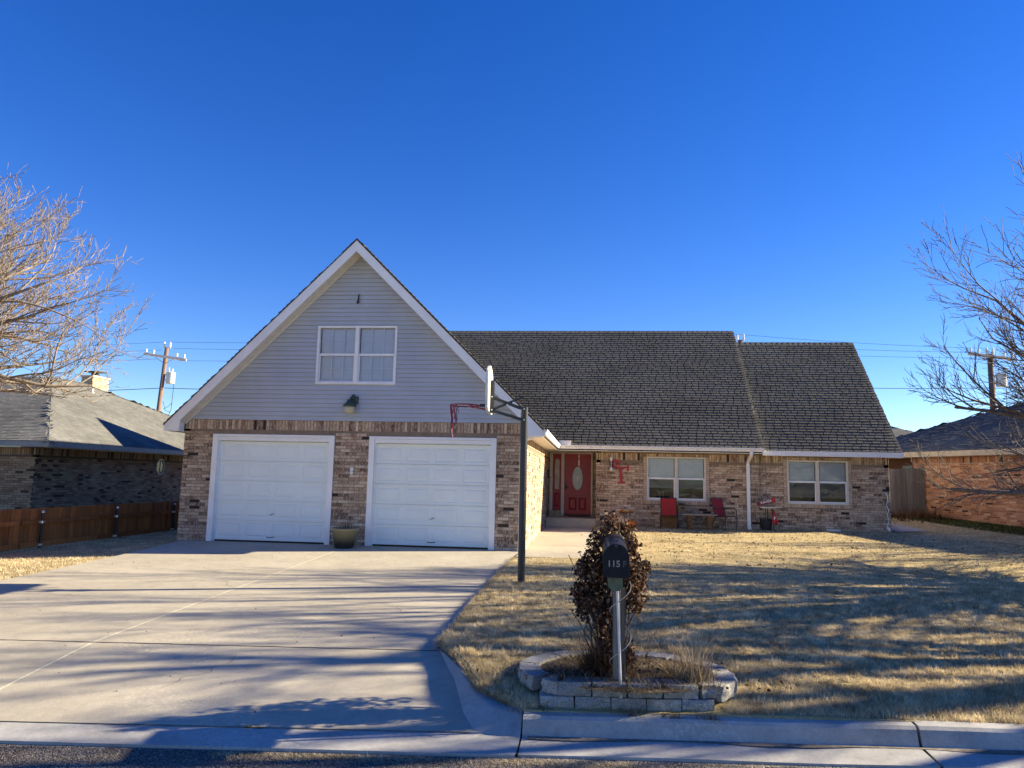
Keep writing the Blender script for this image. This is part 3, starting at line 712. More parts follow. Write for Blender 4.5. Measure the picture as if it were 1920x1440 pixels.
mb = MB(); gutter_prof(mb, (XR, GF+.02, EVZ+.0), (XR, ME-.10, EVZ+.0), (1, 0, 0)); mb.build('gutter', 'white', house)
mb = MB(); gutter_prof(mb, (XR-.0, ME, 2.655), (5.27, ME, 2.655), (0, -1, 0)); mb.box((XR, ME, 2.49), (5.24, ME+.02, 2.65)); mb.build('gutter', 'white', house)
mb = MB(); mb.box((-.98, ME-.05, 2.655), (-.62, ME+.10, 2.80)); mb.build('splash_guard', 'white', house)
mb = MB(); mb.box((5.275, WE-.02, 2.445), (9.42, WE+.004, 2.60)); mb.box((9.40, WE+.004, 2.445), (9.42, WE+.35, 2.60)); mb.build('fascia', 'white', house)
mb = MB(); mb.box((5.28, WE+.006, 2.45), (9.39, WY-.013, 2.462)); mb.build('soffit_panel', 'soffit', house)
# gable triangle and rake of main roof seen over the wing; right rake of the wing
mb = MB()
mb.prism([(23.9, 2.5), (MRY, z_main(MRY)-.15), (31.4, 2.9), (31.4, 2.5)], 5.05, 5.15, 'x'); mb.prism([(24.0, 2.5), (WRY, z_wing(WRY)-.15), (31.2, 2.6)], 9.05, 9.11, 'x')
mb.build('gable_wall', 'siding', house)
mb = MB(); th2 = .17
mb.prism([(ME, 2.62), (MRY, z_main(MRY)-.04), (MRY, z_main(MRY)-th2*1.3), (ME, 2.66-th2)], 5.242, 5.262, 'x'); mb.prism([(WE, 2.56), (WRY, z_wing(WRY)-.04), (WRY, z_wing(WRY)-th2), (WE, 2.6-th2*.9)], 9.402, 9.42, 'x')
mb.build('rake_board', 'white', house)
# downspouts
mb = MB()
mb.fbox((-1.53, GY-.075, .02), X, Zv, Y_, (-.035, .035), (0, 2.36), (-.025, .03)); mb.tube([(-1.53, GY-.075, 2.37), (-1.48, GY-.08, 2.44), (-1.25, GY-.22, 2.50), (-1.08, GF+.1, 2.52), (-.985, GF+.12, 2.57), (-.98, GF+.12, 2.62)], .045, 8)
mb.fbox((-1.53, GY-.10, .02), X, Zv, Y_, (-.035, .035), (-.02, .05), (-.07, 0)); mb.build('downspout', 'white', house)
mb = MB(); mb.fbox((4.87, FY-.06, .2), X, Zv, Y_, (-.05, .05), (0, 1.95), (-.035, .03)); mb.tube([(4.87, FY-.06, 2.14), (4.87, FY-.09, 2.24), (4.89, ME-.03, 2.42), (4.90, ME-.05, 2.56)], .052, 8)
mb.fbox((4.87, FY-.10, .2), X, Zv, Y_, (-.05, .05), (-.03, .06), (-.09, 0)); mb.build('downspout', 'white', house)

# windows ---------------------------------------------------------------
def window(u, y, blind='blind', blind_to=None, muntin=False, screen=False, rec=.055):
    x0, x1, z0, z1 = u; fwd = .05; xm = (x0+x1)/2; zm = (z0+z1)/2+.01; yo = y-.02; yi = y+rec
    mb = MB(); f = fwd
    mb.box((x0, yo, z0), (x1, yi+.04, z0+f)); mb.box((x0, yo, z1-f), (x1, yi+.04, z1))
    mb.box((x0, yo+.001, z0+f), (x0+f, yi+.04, z1-f)); mb.box((x1-f, yo+.001, z0+f), (x1, yi+.04, z1-f)); mb.box((xm-.045, yo+.002, z0+f), (xm+.045, yi+.04, z1-f))
    W = mb.build('window', 'white' if muntin else 'cream', house, bevel=.004)
    for a, c in ((x0+f, xm-.045), (xm+.045, x1-f)):
        s = MB(); q = .03
        s.box((a, yi-.018, zm-.028), (c, yi+.01, zm+.028)); s.box((a, yi-.015, z0+f), (a+q, yi+.01, zm-.028)); s.box((c-q, yi-.015, z0+f), (c, yi+.01, zm-.028)); s.box((a+q, yi-.015, z0+f), (c-q, yi+.01, z0+f+.035))
        s.build('sash', 'white', W)
        for lo, hi, mt, yy in ((zm+.028, z1-f, 'glass', yi+.014), (z0+f+.035, zm-.028, 'glass_screen' if screen else 'glass', yi-.003)):
            p = MB(); xa, xb = (a, c) if lo > zm else (a+q, c-q); p.box((xa, yy, lo), (xb, yy+.004, hi)); p.build('pane', mt, W)
            if muntin:
                m_ = MB(); yy2 = yy+.0045
                for k_ in (1, 2): xx = xa+(xb-xa)*k_/3; m_.box((xx-.011, yy2, lo), (xx+.011, yy2+.008, hi))
                zz = (lo+hi)/2; m_.box((xa, yy2+.0085, zz-.008), (xb, yy2+.012, zz+.008)); m_.build('muntin', 'white', W)
    s = MB(); bt = blind_to if blind_to is not None else z0+f; zz = z1-f-.01
    while zz > bt:
        for a, c in ((x0+f, xm-.045), (xm+.045, x1-f)):
            s.fbox(((a+c)/2, yi+.055, zz), X, Vector((0, .45, -.9)).normalized(), Vector((0, .9, .45)), (-(c-a)/2+.01, (c-a)/2-.01), (-.0, .034), (0, .002))
        zz -= .031
    for a, c in ((x0+f, xm-.045), (xm+.045, x1-f)):
        s.box((a+.01, yi+.05, bt-.02), (c-.01, yi+.075, bt))
    tag(s.build('blind', blind, W), kind='stuff')
    return W
window(UW, GY-.03, muntin=True)
tag(window(w1, FY, 'blind_grey', 1.40, screen=True), 'window with blinds half lowered'); window(w2, WY, 'blind_grey', 1.2, screen=True)
mb = MB(); mb.box((-6.6, 17.4, 3.2), (-4.2, 17.45, 5.4)); mb.box((1.2, 26, .3), (4.4, 26.05, 2.6)); mb.box((5.5, 26.2, .3), (8.8, 26.25, 2.6)); mb.build('inner_wall', 'dark_in', house)
mb = MB()  # pale things standing inside the left window
mb.tube([(2.22, 24.15, 1.02), (2.22, 24.15, 1.3)], .012, 6); mb.tube([(2.31, 24.15, 1.02), (2.31, 24.15, 1.3)], .012, 6)
mb.tube([(2.78, 24.2, 1.13), (2.95, 24.2, 1.19), (3.15, 24.2, 1.2)], [.02, .03, .02], 6); mb.add([(3.22, 24.2, 1.2), (3.45, 24.2, 1.1), (3.2, 24.2, 1.1), (3.3, 24.25, 1.11)], [(0, 1, 2), (0, 1, 3)])
mb.build('window_ornaments', 'paper', house)

# garage doors ----------------------------------------------------------
def emboss(mb, x0, x1, z0, z1, y, lev):   # nested loops in the plane y, lev = (inset, depth)
    P = []; F = []
    for ins, d in lev: P += [(x0+ins, y+d, z0+ins), (x1-ins, y+d, z0+ins), (x1-ins, y+d, z1-ins), (x0+ins, y+d, z1-ins)]
    for L in range(len(lev)-1):
        for i in range(4): j = (i+1) % 4; F.append((L*4+i, L*4+j, L*4+4+j, L*4+4+i))
    k_ = (len(lev)-1)*4; F.append((k_, k_+1, k_+2, k_+3)); mb.add(P, F, .5)
def garage_door(d):
    x0, x1 = d; yf = GY-.03
    fr = MB(); fr.box((x0, yf, 0.0), (x0+.125, GY+.16, DZ)); fr.box((x1-.125, yf, 0), (x1, GY+.16, DZ)); fr.box((x0+.125, yf+.012, DZ-.06), (x1-.125, GY+.16, DZ)); fr.box((x0+.125, yf+.03, DZ-.15), (x1-.125, GY+.16, DZ-.063))
    fr.box((x0+.126, GY+.05, 0), (x0+.15, GY+.158, DZ-.151)); fr.box((x1-.15, GY+.05, 0), (x1-.126, GY+.158, DZ-.151))
    fr.build('door_frame', 'white', house, bevel=.004)
    a, c = x0+.15, x1-.15; yd = GY+.085; top = DZ-.153
    D = MB(); D.box((a, yd+.03, .02), (c, yd+.05, top)); DO = D.build('garage_door', 'door_white', house)
    hs_ = (top-.045)/5
    for i in range(5):
        z0 = .04+i*hs_; z1 = z0+hs_-.013; m_ = MB(); cw = (c-a)/4
        for q in range(4):
            xa = a+q*cw; xb = xa+cw
            emboss(m_, xa, xb, z0, z1, yd, [(0, 0), (.06, 0), (.068, .010), (.088, .012), (.12, .001)])
        m_.add([(a, yd, z0), (c, yd, z0), (c, yd+.028, z0), (a, yd+.028, z0), (a, yd, z1), (c, yd, z1), (c, yd+.028, z1), (a, yd+.028, z1)], [(0, 3, 2, 1), (4, 5, 6, 7), (0, 4, 7, 3), (1, 2, 6, 5)], .5)
        m_.build('door_section', 'door_white', DO)
    m_ = MB(); m_.box((a, yd+.006, .006), (c, yd+.05, .034)); m_.build('bottom_seal', 'rubber', DO)
    xm = (a+c)/2+.03
    m_ = MB(); m_.tube([(xm-.085, yd-.004, .13), (xm-.075, yd-.03, .115), (xm+.075, yd-.03, .115), (xm+.085, yd-.004, .13)], .009, 6); m_.build('pull_handle', 'black', DO)
    m_ = MB(); m_.lathe([(.03, 0), (.03, .006), (.012, .012), (.012, .03), (.004, .034)], k=12); o = m_.build('lock', 'silver', DO); o.rotation_euler = (R(90), 0, 0); o.location = (xm, yd+.002, .64)
    m_ = MB(); m_.tube([(xm-.055, yd-.03, .615), (xm+.055, yd-.03, .655)], .011, 6); m_.tube([(xm, yd, .635), (xm, yd-.03, .635)], .012, 6); m_.build('turn_handle', 'steel', DO)
    m_ = MB(); m_.lathe([(.02, 0), (.02, .006), (.008, .008)], k=10); o = m_.build('keyhole_cover', 'silver', DO); o.rotation_euler = (R(90), 0, 0); o.location = (xm, yd+.002, .75)
garage_door(D1); garage_door(D2)

# front door, sidelight, porch ------------------------------------------
yd = RECY-.02; mb = MB()
mb.box((-1.375, yd-.05, .36), (-1.275, yd+.08, 2.52)); mb.box((.025, yd-.05, .36), (.085, yd+.08, 2.52)); mb.box((-.985, yd-.045, .36), (-.88, yd+.08, 2.455)); mb.box((-1.275, yd-.045, 2.455), (.025, yd+.08, 2.52))
mb.box((-1.42, yd+.02, 2.45), (.19, yd+.1, 2.6))
mb.build('door_frame', 'cream', house, bevel=.006)
D = MB(); yy = yd+.02
D.box((-.88, yy+.004, .415), (.025, yy+.05, 2.455)); FD = D.build('front_door', 'red', house)
m_ = MB()
emboss(m_, -.72, -.455, .56, .98, yy-.001, [(0, 0), (.03, -.010), (.045, .002), (.06, -.006)]); emboss(m_, -.385, -.13, .56, .98, yy-.001, [(0, 0), (.03, -.010), (.045, .002), (.06, -.006)])
m_.build('door_panel', 'red', FD)
def ribbon(mb, pts, w, y0, y1, closed=False, r=.5):
    n = len(pts); ws = w if isinstance(w, (list, tuple)) else [w]*n; A = []; B = []
    for i in range(n):
        if closed: p, q = Vector(pts[(i-1) % n]), Vector(pts[(i+1) % n])
        else: p, q = Vector(pts[max(i-1, 0)]), Vector(pts[min(i+1, n-1)])
        d = (q-p).normalized(); nn = Vector((-d.y, d.x)); A.append(Vector(pts[i])+nn*ws[i]/2); B.append(Vector(pts[i])-nn*ws[i]/2)
    vs = []
    for y in (y0, y1):
        for s_ in (A, B): vs += [(p.x, y, p.y) for p in s_]
    F = []; m = n if closed else n-1
    for i in range(m):
        j = (i+1) % n
        F += [(i, j, n+j, n+i), (2*n+i, 3*n+i, 3*n+j, 2*n+j), (i, 2*n+i, 2*n+j, j), (n+i, n+j, 3*n+j, 3*n+i)]
    if not closed: F += [(0, n, 3*n, 2*n), (n-1, 3*n-1, 4*n-1, 2*n-1)]
    mb.add(vs, F, r)
oc = (-.428, 1.62)
m_ = MB(); ribbon(m_, [(oc[0]+.19*math.cos(a), oc[1]+.41*math.sin(a)) for a in np.linspace(0, 2*math.pi, 40, endpoint=False)], .035, yy-.018, yy+.002, True)
arch = [(-.74, 1.12), (-.74, 2.07), (-.66, 2.1), (-.62, 2.2), (-.53, 2.27), (-.428, 2.29), (-.33, 2.27), (-.23, 2.2), (-.2, 2.1), (-.115, 2.07), (-.115, 1.12)]
ribbon(m_, arch, .022, yy-.010, yy+.002, True); ribbon(m_, [(oc[0]+(x-oc[0])*.86, 1.66+(z-1.66)*.9) for x, z in arch], .016, yy-.008, yy+.002, True)
m_.build('door_moulding', 'red', FD)
m_ = MB(); m_.prism([(oc[0]+.175*math.cos(a), oc[1]+.395*math.sin(a)) for a in np.linspace(0, 2*math.pi, 40, endpoint=False)], yy-.006, yy-.001); m_.build('oval_glass', 'frosted', FD)
m_ = MB()
for pth in ([(oc[0], oc[1]-.39), (oc[0], oc[1]+.39)], [(oc[0]-.17, oc[1]), (oc[0]+.17, oc[1])], [(oc[0]+.08*math.cos(a), oc[1]+.22*math.sin(a)) for a in np.linspace(0, 6.28, 20)], [(oc[0]-.1, oc[1]+.3), (oc[0]-.1, oc[1]-.3)], [(oc[0]+.1, oc[1]+.3), (oc[0]+.1, oc[1]-.3)]):
    ribbon(m_, pth, .007, yy-.010, yy-.0062)
m_.build('lead_strip', 'steel', FD)
m_ = MB(); m_.prism([(oc[0]-.025, 1.52), (oc[0]+.025, 1.52), (oc[0]+.025, 1.72), (oc[0]-.025, 1.72)], yy-.012, yy-.0065); m_.build('glass_jewel', 'paper', FD)
m_ = MB(); m_.box((-.865, yy-.03, 1.24), (-.79, yy+.003, 1.40)); m_.tube([(-.84, yy-.03, 1.32), (-.84, yy-.07, 1.32), (-.74, yy-.075, 1.32)], .012, 6); m_.lathe([(.03, 0), (.03, .03)], (-.828, 0, 0), 12)
m_.v = [v if i < len(m_.v)-24 else (-.828+v[0]+.828, yy-v[2], 1.46+v[1]) for i, v in enumerate(m_.v)]
m_.build('door_handle', 'blackm', FD)
m_ = MB(); m_.box((-.392, yy-.012, 1.95), (-.378, yy-.003, 2.45)); m_.lathe([(.02, 0), (.025, .02), (.02, .06)], (-.385, yy-.03, 2.27), 8); m_.build('wreath_hanger', 'silver', FD)
m_ = MB(); m_.box((-1.275, yy+.004, .54), (-.985, yy+.05, 2.455)); SLt = m_.build('sidelight', 'red', house)
m_ = MB(); m_.prism([(-1.2, 1.25), (-1.05, 1.25), (-1.05, 2.2), (-1.07, 2.25), (-1.125, 2.28), (-1.18, 2.25), (-1.2, 2.2)], yy-.004, yy+.002); m_.build('side_glass', plain('sidelight glass', (.45, .40, .36), .3, var=.25, sc=7), SLt)
m_ = MB(); ribbon(m_, [(-1.21, 1.24), (-1.04, 1.24), (-1.04, 2.2), (-1.065, 2.26), (-1.125, 2.29), (-1.185, 2.26), (-1.21, 2.2)], .02, yy-.012, yy+.002, True)
emboss(m_, -1.21, -1.05, .66, 1.12, yy-.001, [(0, 0), (.02, -.010), (.035, .002), (.05, -.006)]); m_.build('side_moulding', 'red', SLt)
mb = MB(); mb.box((-1.40, 23.86, .1), (.185, RECY-.02, .365)); porch = mb.build('porch_step', 'drive', house, bevel=.01)
mb = MB(); mb.box((-.88, RECY-.16, .366), (.03, RECY-.03, .405)); mb.build('door_sill', 'blackm', house)
mb = MB(); mb.box((-.72, 24.75, .3665), (-.10, 25.2, .38)); tag(mb.build('doormat', plain('dark red mat', (.12, .02, .025), .95)), 'thin dark red doormat on the porch step', 'doormat')
mb = MB(); mb.box((-1.36, 24.70, .366), (-.98, 24.95, .56)); tag(mb.build('wooden_box', plain('pale box', (.33, .27, .17), .8, var=.25, sc=9), bevel=.006), 'tan wooden box on the porch step below the sidelight', 'box')
mb = MB(); mb.box((GX1+.02, 24.6, 1.62), (GX1+.12, 24.9, 1.65)); mb.box((GX1+.02, 24.62, 1.65), (GX1+.08, 24.8, 1.9)); mb.build('mail_slot', 'blackm', house)

# lamps on the wall
L1 = MB(); L1.tube([(-5.40, GY-.05, 3.20), (-5.40, GY-.05, 3.37)], .075, 12); L1.tube([(-5.40, GY-.06, 3.34), (-5.41, GY-.16, 3.38), (-5.45, GY-.2, 3.30)], [.035, .04, .05], 8)
BLm = L1.build('wall_lamp', 'green_metal', house); BLm['label'] = 'green barn style lamp'
q = MB(); q.lathe([(.06, .15), (.07, .10), (.15, .02), (.155, 0), (.14, -.01)], (-5.48, GY-.2, 3.14), 20); q.build('lamp_shade', 'green_metal', BLm, smooth=True)
q = MB(); q.lathe([(.115, 0), (.12, -.05), (.115, -.12), (.08, -.155), (.03, -.165)], (-5.48, GY-.2, 3.132), 20); q.build('lamp_globe', 'lamp_glass', BLm, smooth=True)
L2 = MB(); L2.tube([(.66, FY-.03, 2.0), (.66, FY-.03, 2.22)], .05, 10); L2.tube([(.66, FY-.03, 2.12), (.66, FY-.14, 2.14), (.655, FY-.15, 2.06)], .012, 6)
W2 = L2.build('wall_lamp', 'blackm', house); W2['label'] = 'small black lamp with two frosted globes'
q = MB(); q.lathe([(.01, 0), (.04, .03), (.045, .10), (.03, .13)], (.655, FY-.15, 2.18), 12); q.lathe([(.01, 0), (.045, .03), (.05, .08), (.02, .13)], (.655, FY-.15, 1.87), 12); q.tube([(.655, FY-.15, 2.0), (.655, FY-.15, 2.2)], .01, 6); q.build('lamp_globe', 'paper', W2, smooth=True)
q = MB(); q.tube([(-5.445, GY-.07, 5.60), (-5.44, GY-.055, 5.80)], [.022, .014], 6); q.tube([(-5.455, GY-.09, 5.58), (-5.44, GY-.06, 5.62)], .03, 6); q.tube([(-5.44, GY-.04, 5.72), (-5.44, GY-.0, 5.72)], .012, 5)
tag(q.build('antenna_stub', 'blackm'), 'short dark metal bracket high on the grey gable above the window', 'bracket')
q = MB()
for cz, rr in ((1.70, .045), (1.64, .04)): q.lathe([(.01, -.012), (rr, -.008), (rr, .004), (.01, .012)], (0, 0, 0), 12)
q.v = [(-5.42+v[0], GY-.026-v[2]*.8, (1.71 if i < 48 else 1.63)+v[1]*1.1) for i, v in enumerate(q.v)]
tag(q.build('wall_ornament', 'paper', smooth=True), 'small white plaque on the brick pier between the garage doors', 'ornament')

# the red letter T
q = MB(); yT = FY-.035
sp_ = [(1.21, 2.0), (1.1, 1.995), (.95, 1.985), (.83, 2.0), (.745, 2.04), (.70, 2.10), (.715, 2.165), (.77, 2.205), (.84, 2.205), (.895, 2.175), (.915, 2.125), (.89, 2.085), (.845, 2.075), (.81, 2.10), (.815, 2.135)]
def crom(P, k=5):
    out = []
    for i in range(len(P)-1):
        p0, p1, p2, p3 = [np.array(P[max(0, min(len(P)-1, i+d))], float) for d in (-1, 0, 1, 2)]
        for t in np.linspace(0, 1, k, endpoint=False): out.append(tuple(.5*((2*p1)+(-p0+p2)*t+(2*p0-5*p1+4*p2-p3)*t*t+(-p0+3*p1-3*p2+p3)*t**3)))
    out.append(tuple(P[-1])); return out
sp_ = crom(sp_); ribbon(q, sp_, list(np.interp(np.linspace(0, 1, len(sp_)), [0, .3, .45, .7, 1], [.05, .06, .075, .055, .03])), yT-.012, yT)
ribbon(q, [(1.195, 2.06), (1.19, 1.99), (1.175, 1.88)], [.04, .05, .07], yT-.0135, yT-.001)
ribbon(q, [(.945, 1.99), (.965, 1.75), (.98, 1.53)], [.10, .085, .08], yT-.011, yT+.001); ribbon(q, [(.84, 1.515), (.98, 1.525), (1.10, 1.52)], [.05, .045, .05], yT-.0145, yT+.002)
tag(q.build('letter_sign', 'redm'), 'large curly red metal letter T hung on the brick wall by the door', 'letter sign')

# ------------------------------------------------------------ neighbours
def hip_roof(parent, E, Z0, P1, P2, mset, m_exp=.16, tab=.3, drop=.12, slopes=(0, 1, 2, 3), seed=20, fascia='cream'):
    """E = 4 eave corners (x,y) ccw from front-left, ridge P1..P2 (x,y,z)"""
    C = [Vector((x, y, Z0)) for x, y in E]; P1, P2 = Vector(P1), Vector(P2)
    return C, P1, P2
def slope_field(parent, poly, mset, tab=.3, expo=.14, seed=1, thick=.008, n_ind=0):
    """shingle a planar polygon whose first edge is the eave"""
    P = [Vector(p) for p in poly]; U = (P[1]-P[0]).normalized(); Nn = None
    for p in P[2:]:
        Nn = U.cross(p-P[0]);
        if Nn.length > 1e-3: break
    Nn.normalize(); Nn = Nn if Nn.z > 0 else -Nn
    Vv = Nn.cross(U); Vv = Vv if Vv.z > 0 else -Vv
    pts = [((p-P[0]).dot(U), (p-P[0]).dot(Vv)) for p in P]
    def inside(u, v):
        c = False; j = len(pts)-1
        for i in range(len(pts)):
            (xi, yi), (xj, yj) = pts[i], pts[j]
            if (yi > v) != (yj > v) and u < (xj-xi)*(v-yi)/(yj-yi)+xi: c = not c
            j = i
        return c
    u0 = min(p[0] for p in pts); u1 = max(p[0] for p in pts); v1 = max(p[1] for p in pts)
    def keep(c): d = c-P[0]; return inside(d.dot(U), d.dot(Vv))
    mb = MB(); mb.add([p+Nn*-.0 for p in P]+[p-Nn*.06 for p in P], [tuple(range(len(P))), tuple(range(len(P), 2*len(P)))[::-1]]+[(i, i+len(P), (i+1) % len(P)+len(P), (i+1) % len(P)) for i in range(len(P))], .5)
    mb.build('roof', mset+'_att', parent)
    return shingles(parent, P[0]+U*u0, U, Vv, u1-u0, v1, keep, 0, mset, tab, expo, seed, thick, .006)
# left house
LH = tag(empty('house'), 'low brown brick house with grey hip roof on the left behind the cedar fence', 'house')
ez = 2.385; ld = Vector((0, 1, 0)); lp = Vector((-1, 0, 0))
E1 = Vector((-16.0, 20.46, 0)); LF = 14.0
def lpt(u, v, z): p = E1+lp*u+ld*v; return (p.x, p.y, z)   # u leftwards from the near right eave corner, v away from the street
C1, C2, C0 = lpt(0, 0, ez), lpt(0, 17.0, ez), lpt(LF, 0, ez)
P1 = (-21.4, 27.2, 5.2); P2 = (-21.4, 28.9, 5.2); P0 = lpt(LF, 6.74, 5.2)
slope_field(LH, [C1, C2, P2, P1], 'lshingle', .3, .14, 31)
slope_field(LH, [C0, C1, P1, P0], 'lshingle', .3, .14, 32, .014)
slope_field(LH, [C2, lpt(LF, 17.0, ez), lpt(LF, 8.44, 5.2), P2], 'lshingle', .3, .3, 33)
caps(LH, C1, (P1[0], P1[1], P1[2]+.01), 44, 'lshingle_att', .16, .5); caps(LH, P1, P2, 8, 'lshingle_att', .14, .5); caps(LH, C2, P2, 40, 'lshingle_att', .16, .35); caps(LH, P1, P0, 40, 'lshingle_att', .14, .5)
mb = MB(); mb.fbox(lpt(0, 0, ez-.17), lp, Zv, ld, (-.02, LF), (0, .16), (-.02, .01)); mb.fbox(lpt(0, 0, ez-.17), ld, Zv, lp, (.011, 17.0), (0, .16), (-.02, .01)); mb.fbox(lpt(0, 0, ez-.178), lp, Zv, ld, (.0, LF), (0, .006), (.012, .5)); mb.fbox(lpt(0, 0, ez-.179), ld, Zv, lp, (.52, 16.9), (0, .006), (.012, .5))
mb.build('fascia', plain('tan painted fascia', (.30, .29, .26), .6), LH)
wb = -.25; wz = ez-.18-wb; winL = (LF-3.55, LF-2.75+.6, 1.15, 2.25)
backing(LH, lpt(LF, .5, wb), -lp, -ld, LF-.75, wz, [winL], 'mortar_dark')
brickwork(LH, lpt(LF, .5, wb), -lp, -ld, LF-.75, wz-.24, [winL], 'lbrick', 120, soldier=[(0, LF-.75, wz-.235, wz-.01)])
backing(LH, lpt(.75, .5, wb), ld, -lp, 16.3, wz, [], 'mortar_dark')
brickwork(LH, lpt(.75, .5, wb), ld, -lp, 16.3, wz-.24, [], 'lbrick', 160, soldier=[(0, 16.3, wz-.235, wz-.01)])
fO = lpt(LF, .5, wb)
def wbox(mb, u, v, d): mb.fbox(fO, -lp, Zv, -ld, u, v, d)
a_, b__, c_, d_ = winL
mb = MB(); wbox(mb, (a_, a_+.06), (c_, d_), (-.1, .03)); wbox(mb, (b__-.06, b__), (c_, d_), (-.1, .03)); wbox(mb, (a_+.06, b__-.06), (c_, c_+.06), (-.1, .03)); wbox(mb, (a_+.06, b__-.06), (d_-.06, d_), (-.1, .03)); W = mb.build('window', 'white', LH)
q = MB(); wbox(q, (a_+.06, b__-.06), (c_+.06, d_-.06), (-.02, -.015)); q.build('pane', 'glass', W); q = MB(); wbox(q, (a_+.05, b__-.05), (c_+.05, d_-.05), (-.09, -.08)); q.build('curtain', 'blind', W)
oc_ = [(6.55+.3*math.cos(R(22.5+45*i)), 1.98+.33*math.sin(R(22.5+45*i))) for i in range(8)]; sO = lpt(.75, .5, wb); ocx = (6.55, 1.98)
def sbox(mb, u, v, d): mb.fbox(sO, ld, Zv, -lp, u, v, d)
def oct_pts(sc, d): return [Vector(sO)+ld*(ocx[0]+(p[0]-ocx[0])*sc)+Zv*(ocx[1]+(p[1]-ocx[1])*sc)-lp*d for p in oc_]
q = MB(); vs = oct_pts(1, .012)+oct_pts(.82, .012)+oct_pts(1, .05)+oct_pts(.82, .05); F = []
for i in range(8):
    j = (i+1) % 8; F += [(i, j, 8+j, 8+i), (16+i, 24+i, 24+j, 16+j), (i, 16+i, 16+j, j), (8+i, 8+j, 24+j, 24+i)]
q.add(vs, F); sbox(q, (6.54, 6.56), (1.7, 2.26), (.02, .04)); sbox(q, (6.28, 6.82), (1.97, 1.99), (.021, .041)); W = q.build('window', plain('dull window trim', (.32, .33, .34), .5), LH)
q = MB(); q.add(oct_pts(.84, .014)+oct_pts(.84, .018), [tuple(range(8)), tuple(range(8, 16))[::-1]]+[(i, i+8, (i+1) % 8+8, (i+1) % 8) for i in range(8)]); q.build('pane', plain('dark shaded pane', (.02, .025, .035), .1), W)
q = MB(); q.tube([(-20.5, 28.4, 4.5), (-20.5, 28.4, 4.90)], .05, 10); q.lathe([(.14, 0), (.10, .05), (.055, .12)], (-20.5, 28.4, 4.62), 12)
q.build('vent_pipe', 'white', LH, smooth=False)
mb = MB(); mb.box((-22.95, 31.0, 3.2), (-22.4, 32.1, 5.72)); ch = mb.build('chimney', 'mortar_pale', LH)
brickwork(LH, (-22.395, 31.0, 4.3), Y_, X, 1.1, 1.38, [], 'cbrick', 0); brickwork(LH, (-22.95, 30.995, 4.3), X, -Y_, .55, 1.38, [], 'cbrick', 0)
mb = MB(); mb.box((-22.99, 30.96, 5.72), (-22.35, 32.14, 5.80)); mb.build('chimney_top', plain('tan chimney crown', (.62, .52, .36), .9), LH)
mb = MB(); mb.tube([(-22.68, 31.5, 5.80), (-22.68, 31.5, 5.95)], .16, 12); mb.box((-23.05, 31.2, 5.99), (-22.3, 31.8, 6.03)); mb.tube([(-22.68, 31.5, 5.9), (-22.68, 31.5, 6.0)], .10, 8); mb.build('flue_cap', 'blackm', LH)

# right house (turned) -------------------------------------------------
RH = tag(empty('house'), 'orange brick house with charcoal roof at the right edge behind the bare tree', 'house')
A = Vector((12.05, 29.3, 0)); dirn = Vector((.345, -.939, 0)).normalized(); nrm = Vector((-.939, -.345, 0)); LEN = 9.3
e0 = .40; e1 = 2.68
backing(RH, A+Vector((0, 0, e0)), dirn, nrm, LEN, e1-e0, [], 'mortar_pale')
BLx = brickwork(RH, A+Vector((0, 0, e0)), dirn, nrm, LEN, 2.03, [], 'rbrick', 300, soldier=[(0, LEN, 2.04, 2.26)])
B_ = A+dirn*LEN; fr = -nrm  # front wall off to the right
backing(RH, B_+Vector((0, 0, e0)), fr, dirn, 11, e1-e0, [], 'mortar_pale'); brickwork(RH, B_+Vector((0, 0, e0)), fr, dirn, 11, 2.25, [], 'rbrick', 0)
def rp(u, v, z): p = A+dirn*u-nrm*v; return (p.x, p.y, z)
zE = 2.86; ov = .42; T1 = rp(5.0, 5.2, 4.62+.35); T2 = rp(-1.5+6.2, 5.2, 4.97)
ea, eb, ec, ed = rp(-4.2, -ov, zE), rp(LEN+ov, -ov, zE), rp(LEN+ov, 11.4, zE), rp(-4.2, 11.4, zE)
R1p, R2p = rp(1.2, 5.4, 5.2), rp(4.0, 5.4, 5.2)
slope_field(RH, [ea, eb, R2p, R1p], 'rshingle', .3, .14, 41); slope_field(RH, [eb, ec, R2p], 'rshingle', .3, .14, 42)
slope_field(RH, [ec, ed, R1p, R2p], 'rshingle', .3, .3, 43); slope_field(RH, [ed, ea, R1p], 'rshingle', .3, .3, 44)
mb = MB(); Af = Vector(rp(0, 0, 0)); mb.fbox(Vector(ea)-Vector((0, 0, .19)), dirn, Zv, nrm, (0, LEN+4.6), (0, .18), (-.03, 0)); mb.fbox(Vector(ea)-Vector((0, 0, .2)), dirn, Zv, nrm, (0, LEN+4.6), (0, .015), (-ov, -.031)); mb.fbox(Vector(eb)-Vector((0, 0, .19)), fr, Zv, dirn, (0, 11), (0, .18), (-.03, 0))
mb.build('fascia', plain('tan fascia board', (.46, .37, .27), .6), RH)
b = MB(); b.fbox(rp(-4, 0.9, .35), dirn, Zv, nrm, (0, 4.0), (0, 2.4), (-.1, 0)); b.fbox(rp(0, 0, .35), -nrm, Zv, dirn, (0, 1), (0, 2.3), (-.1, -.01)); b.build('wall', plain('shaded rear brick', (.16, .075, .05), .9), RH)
mb = MB(); mb.fbox(rp(-1.5, .88, 1.95), dirn, Zv, nrm, (0, 1.0), (0, .45), (0, .03)); mb.build('window', plain('dark rear window', (.05, .06, .08), .15), RH)
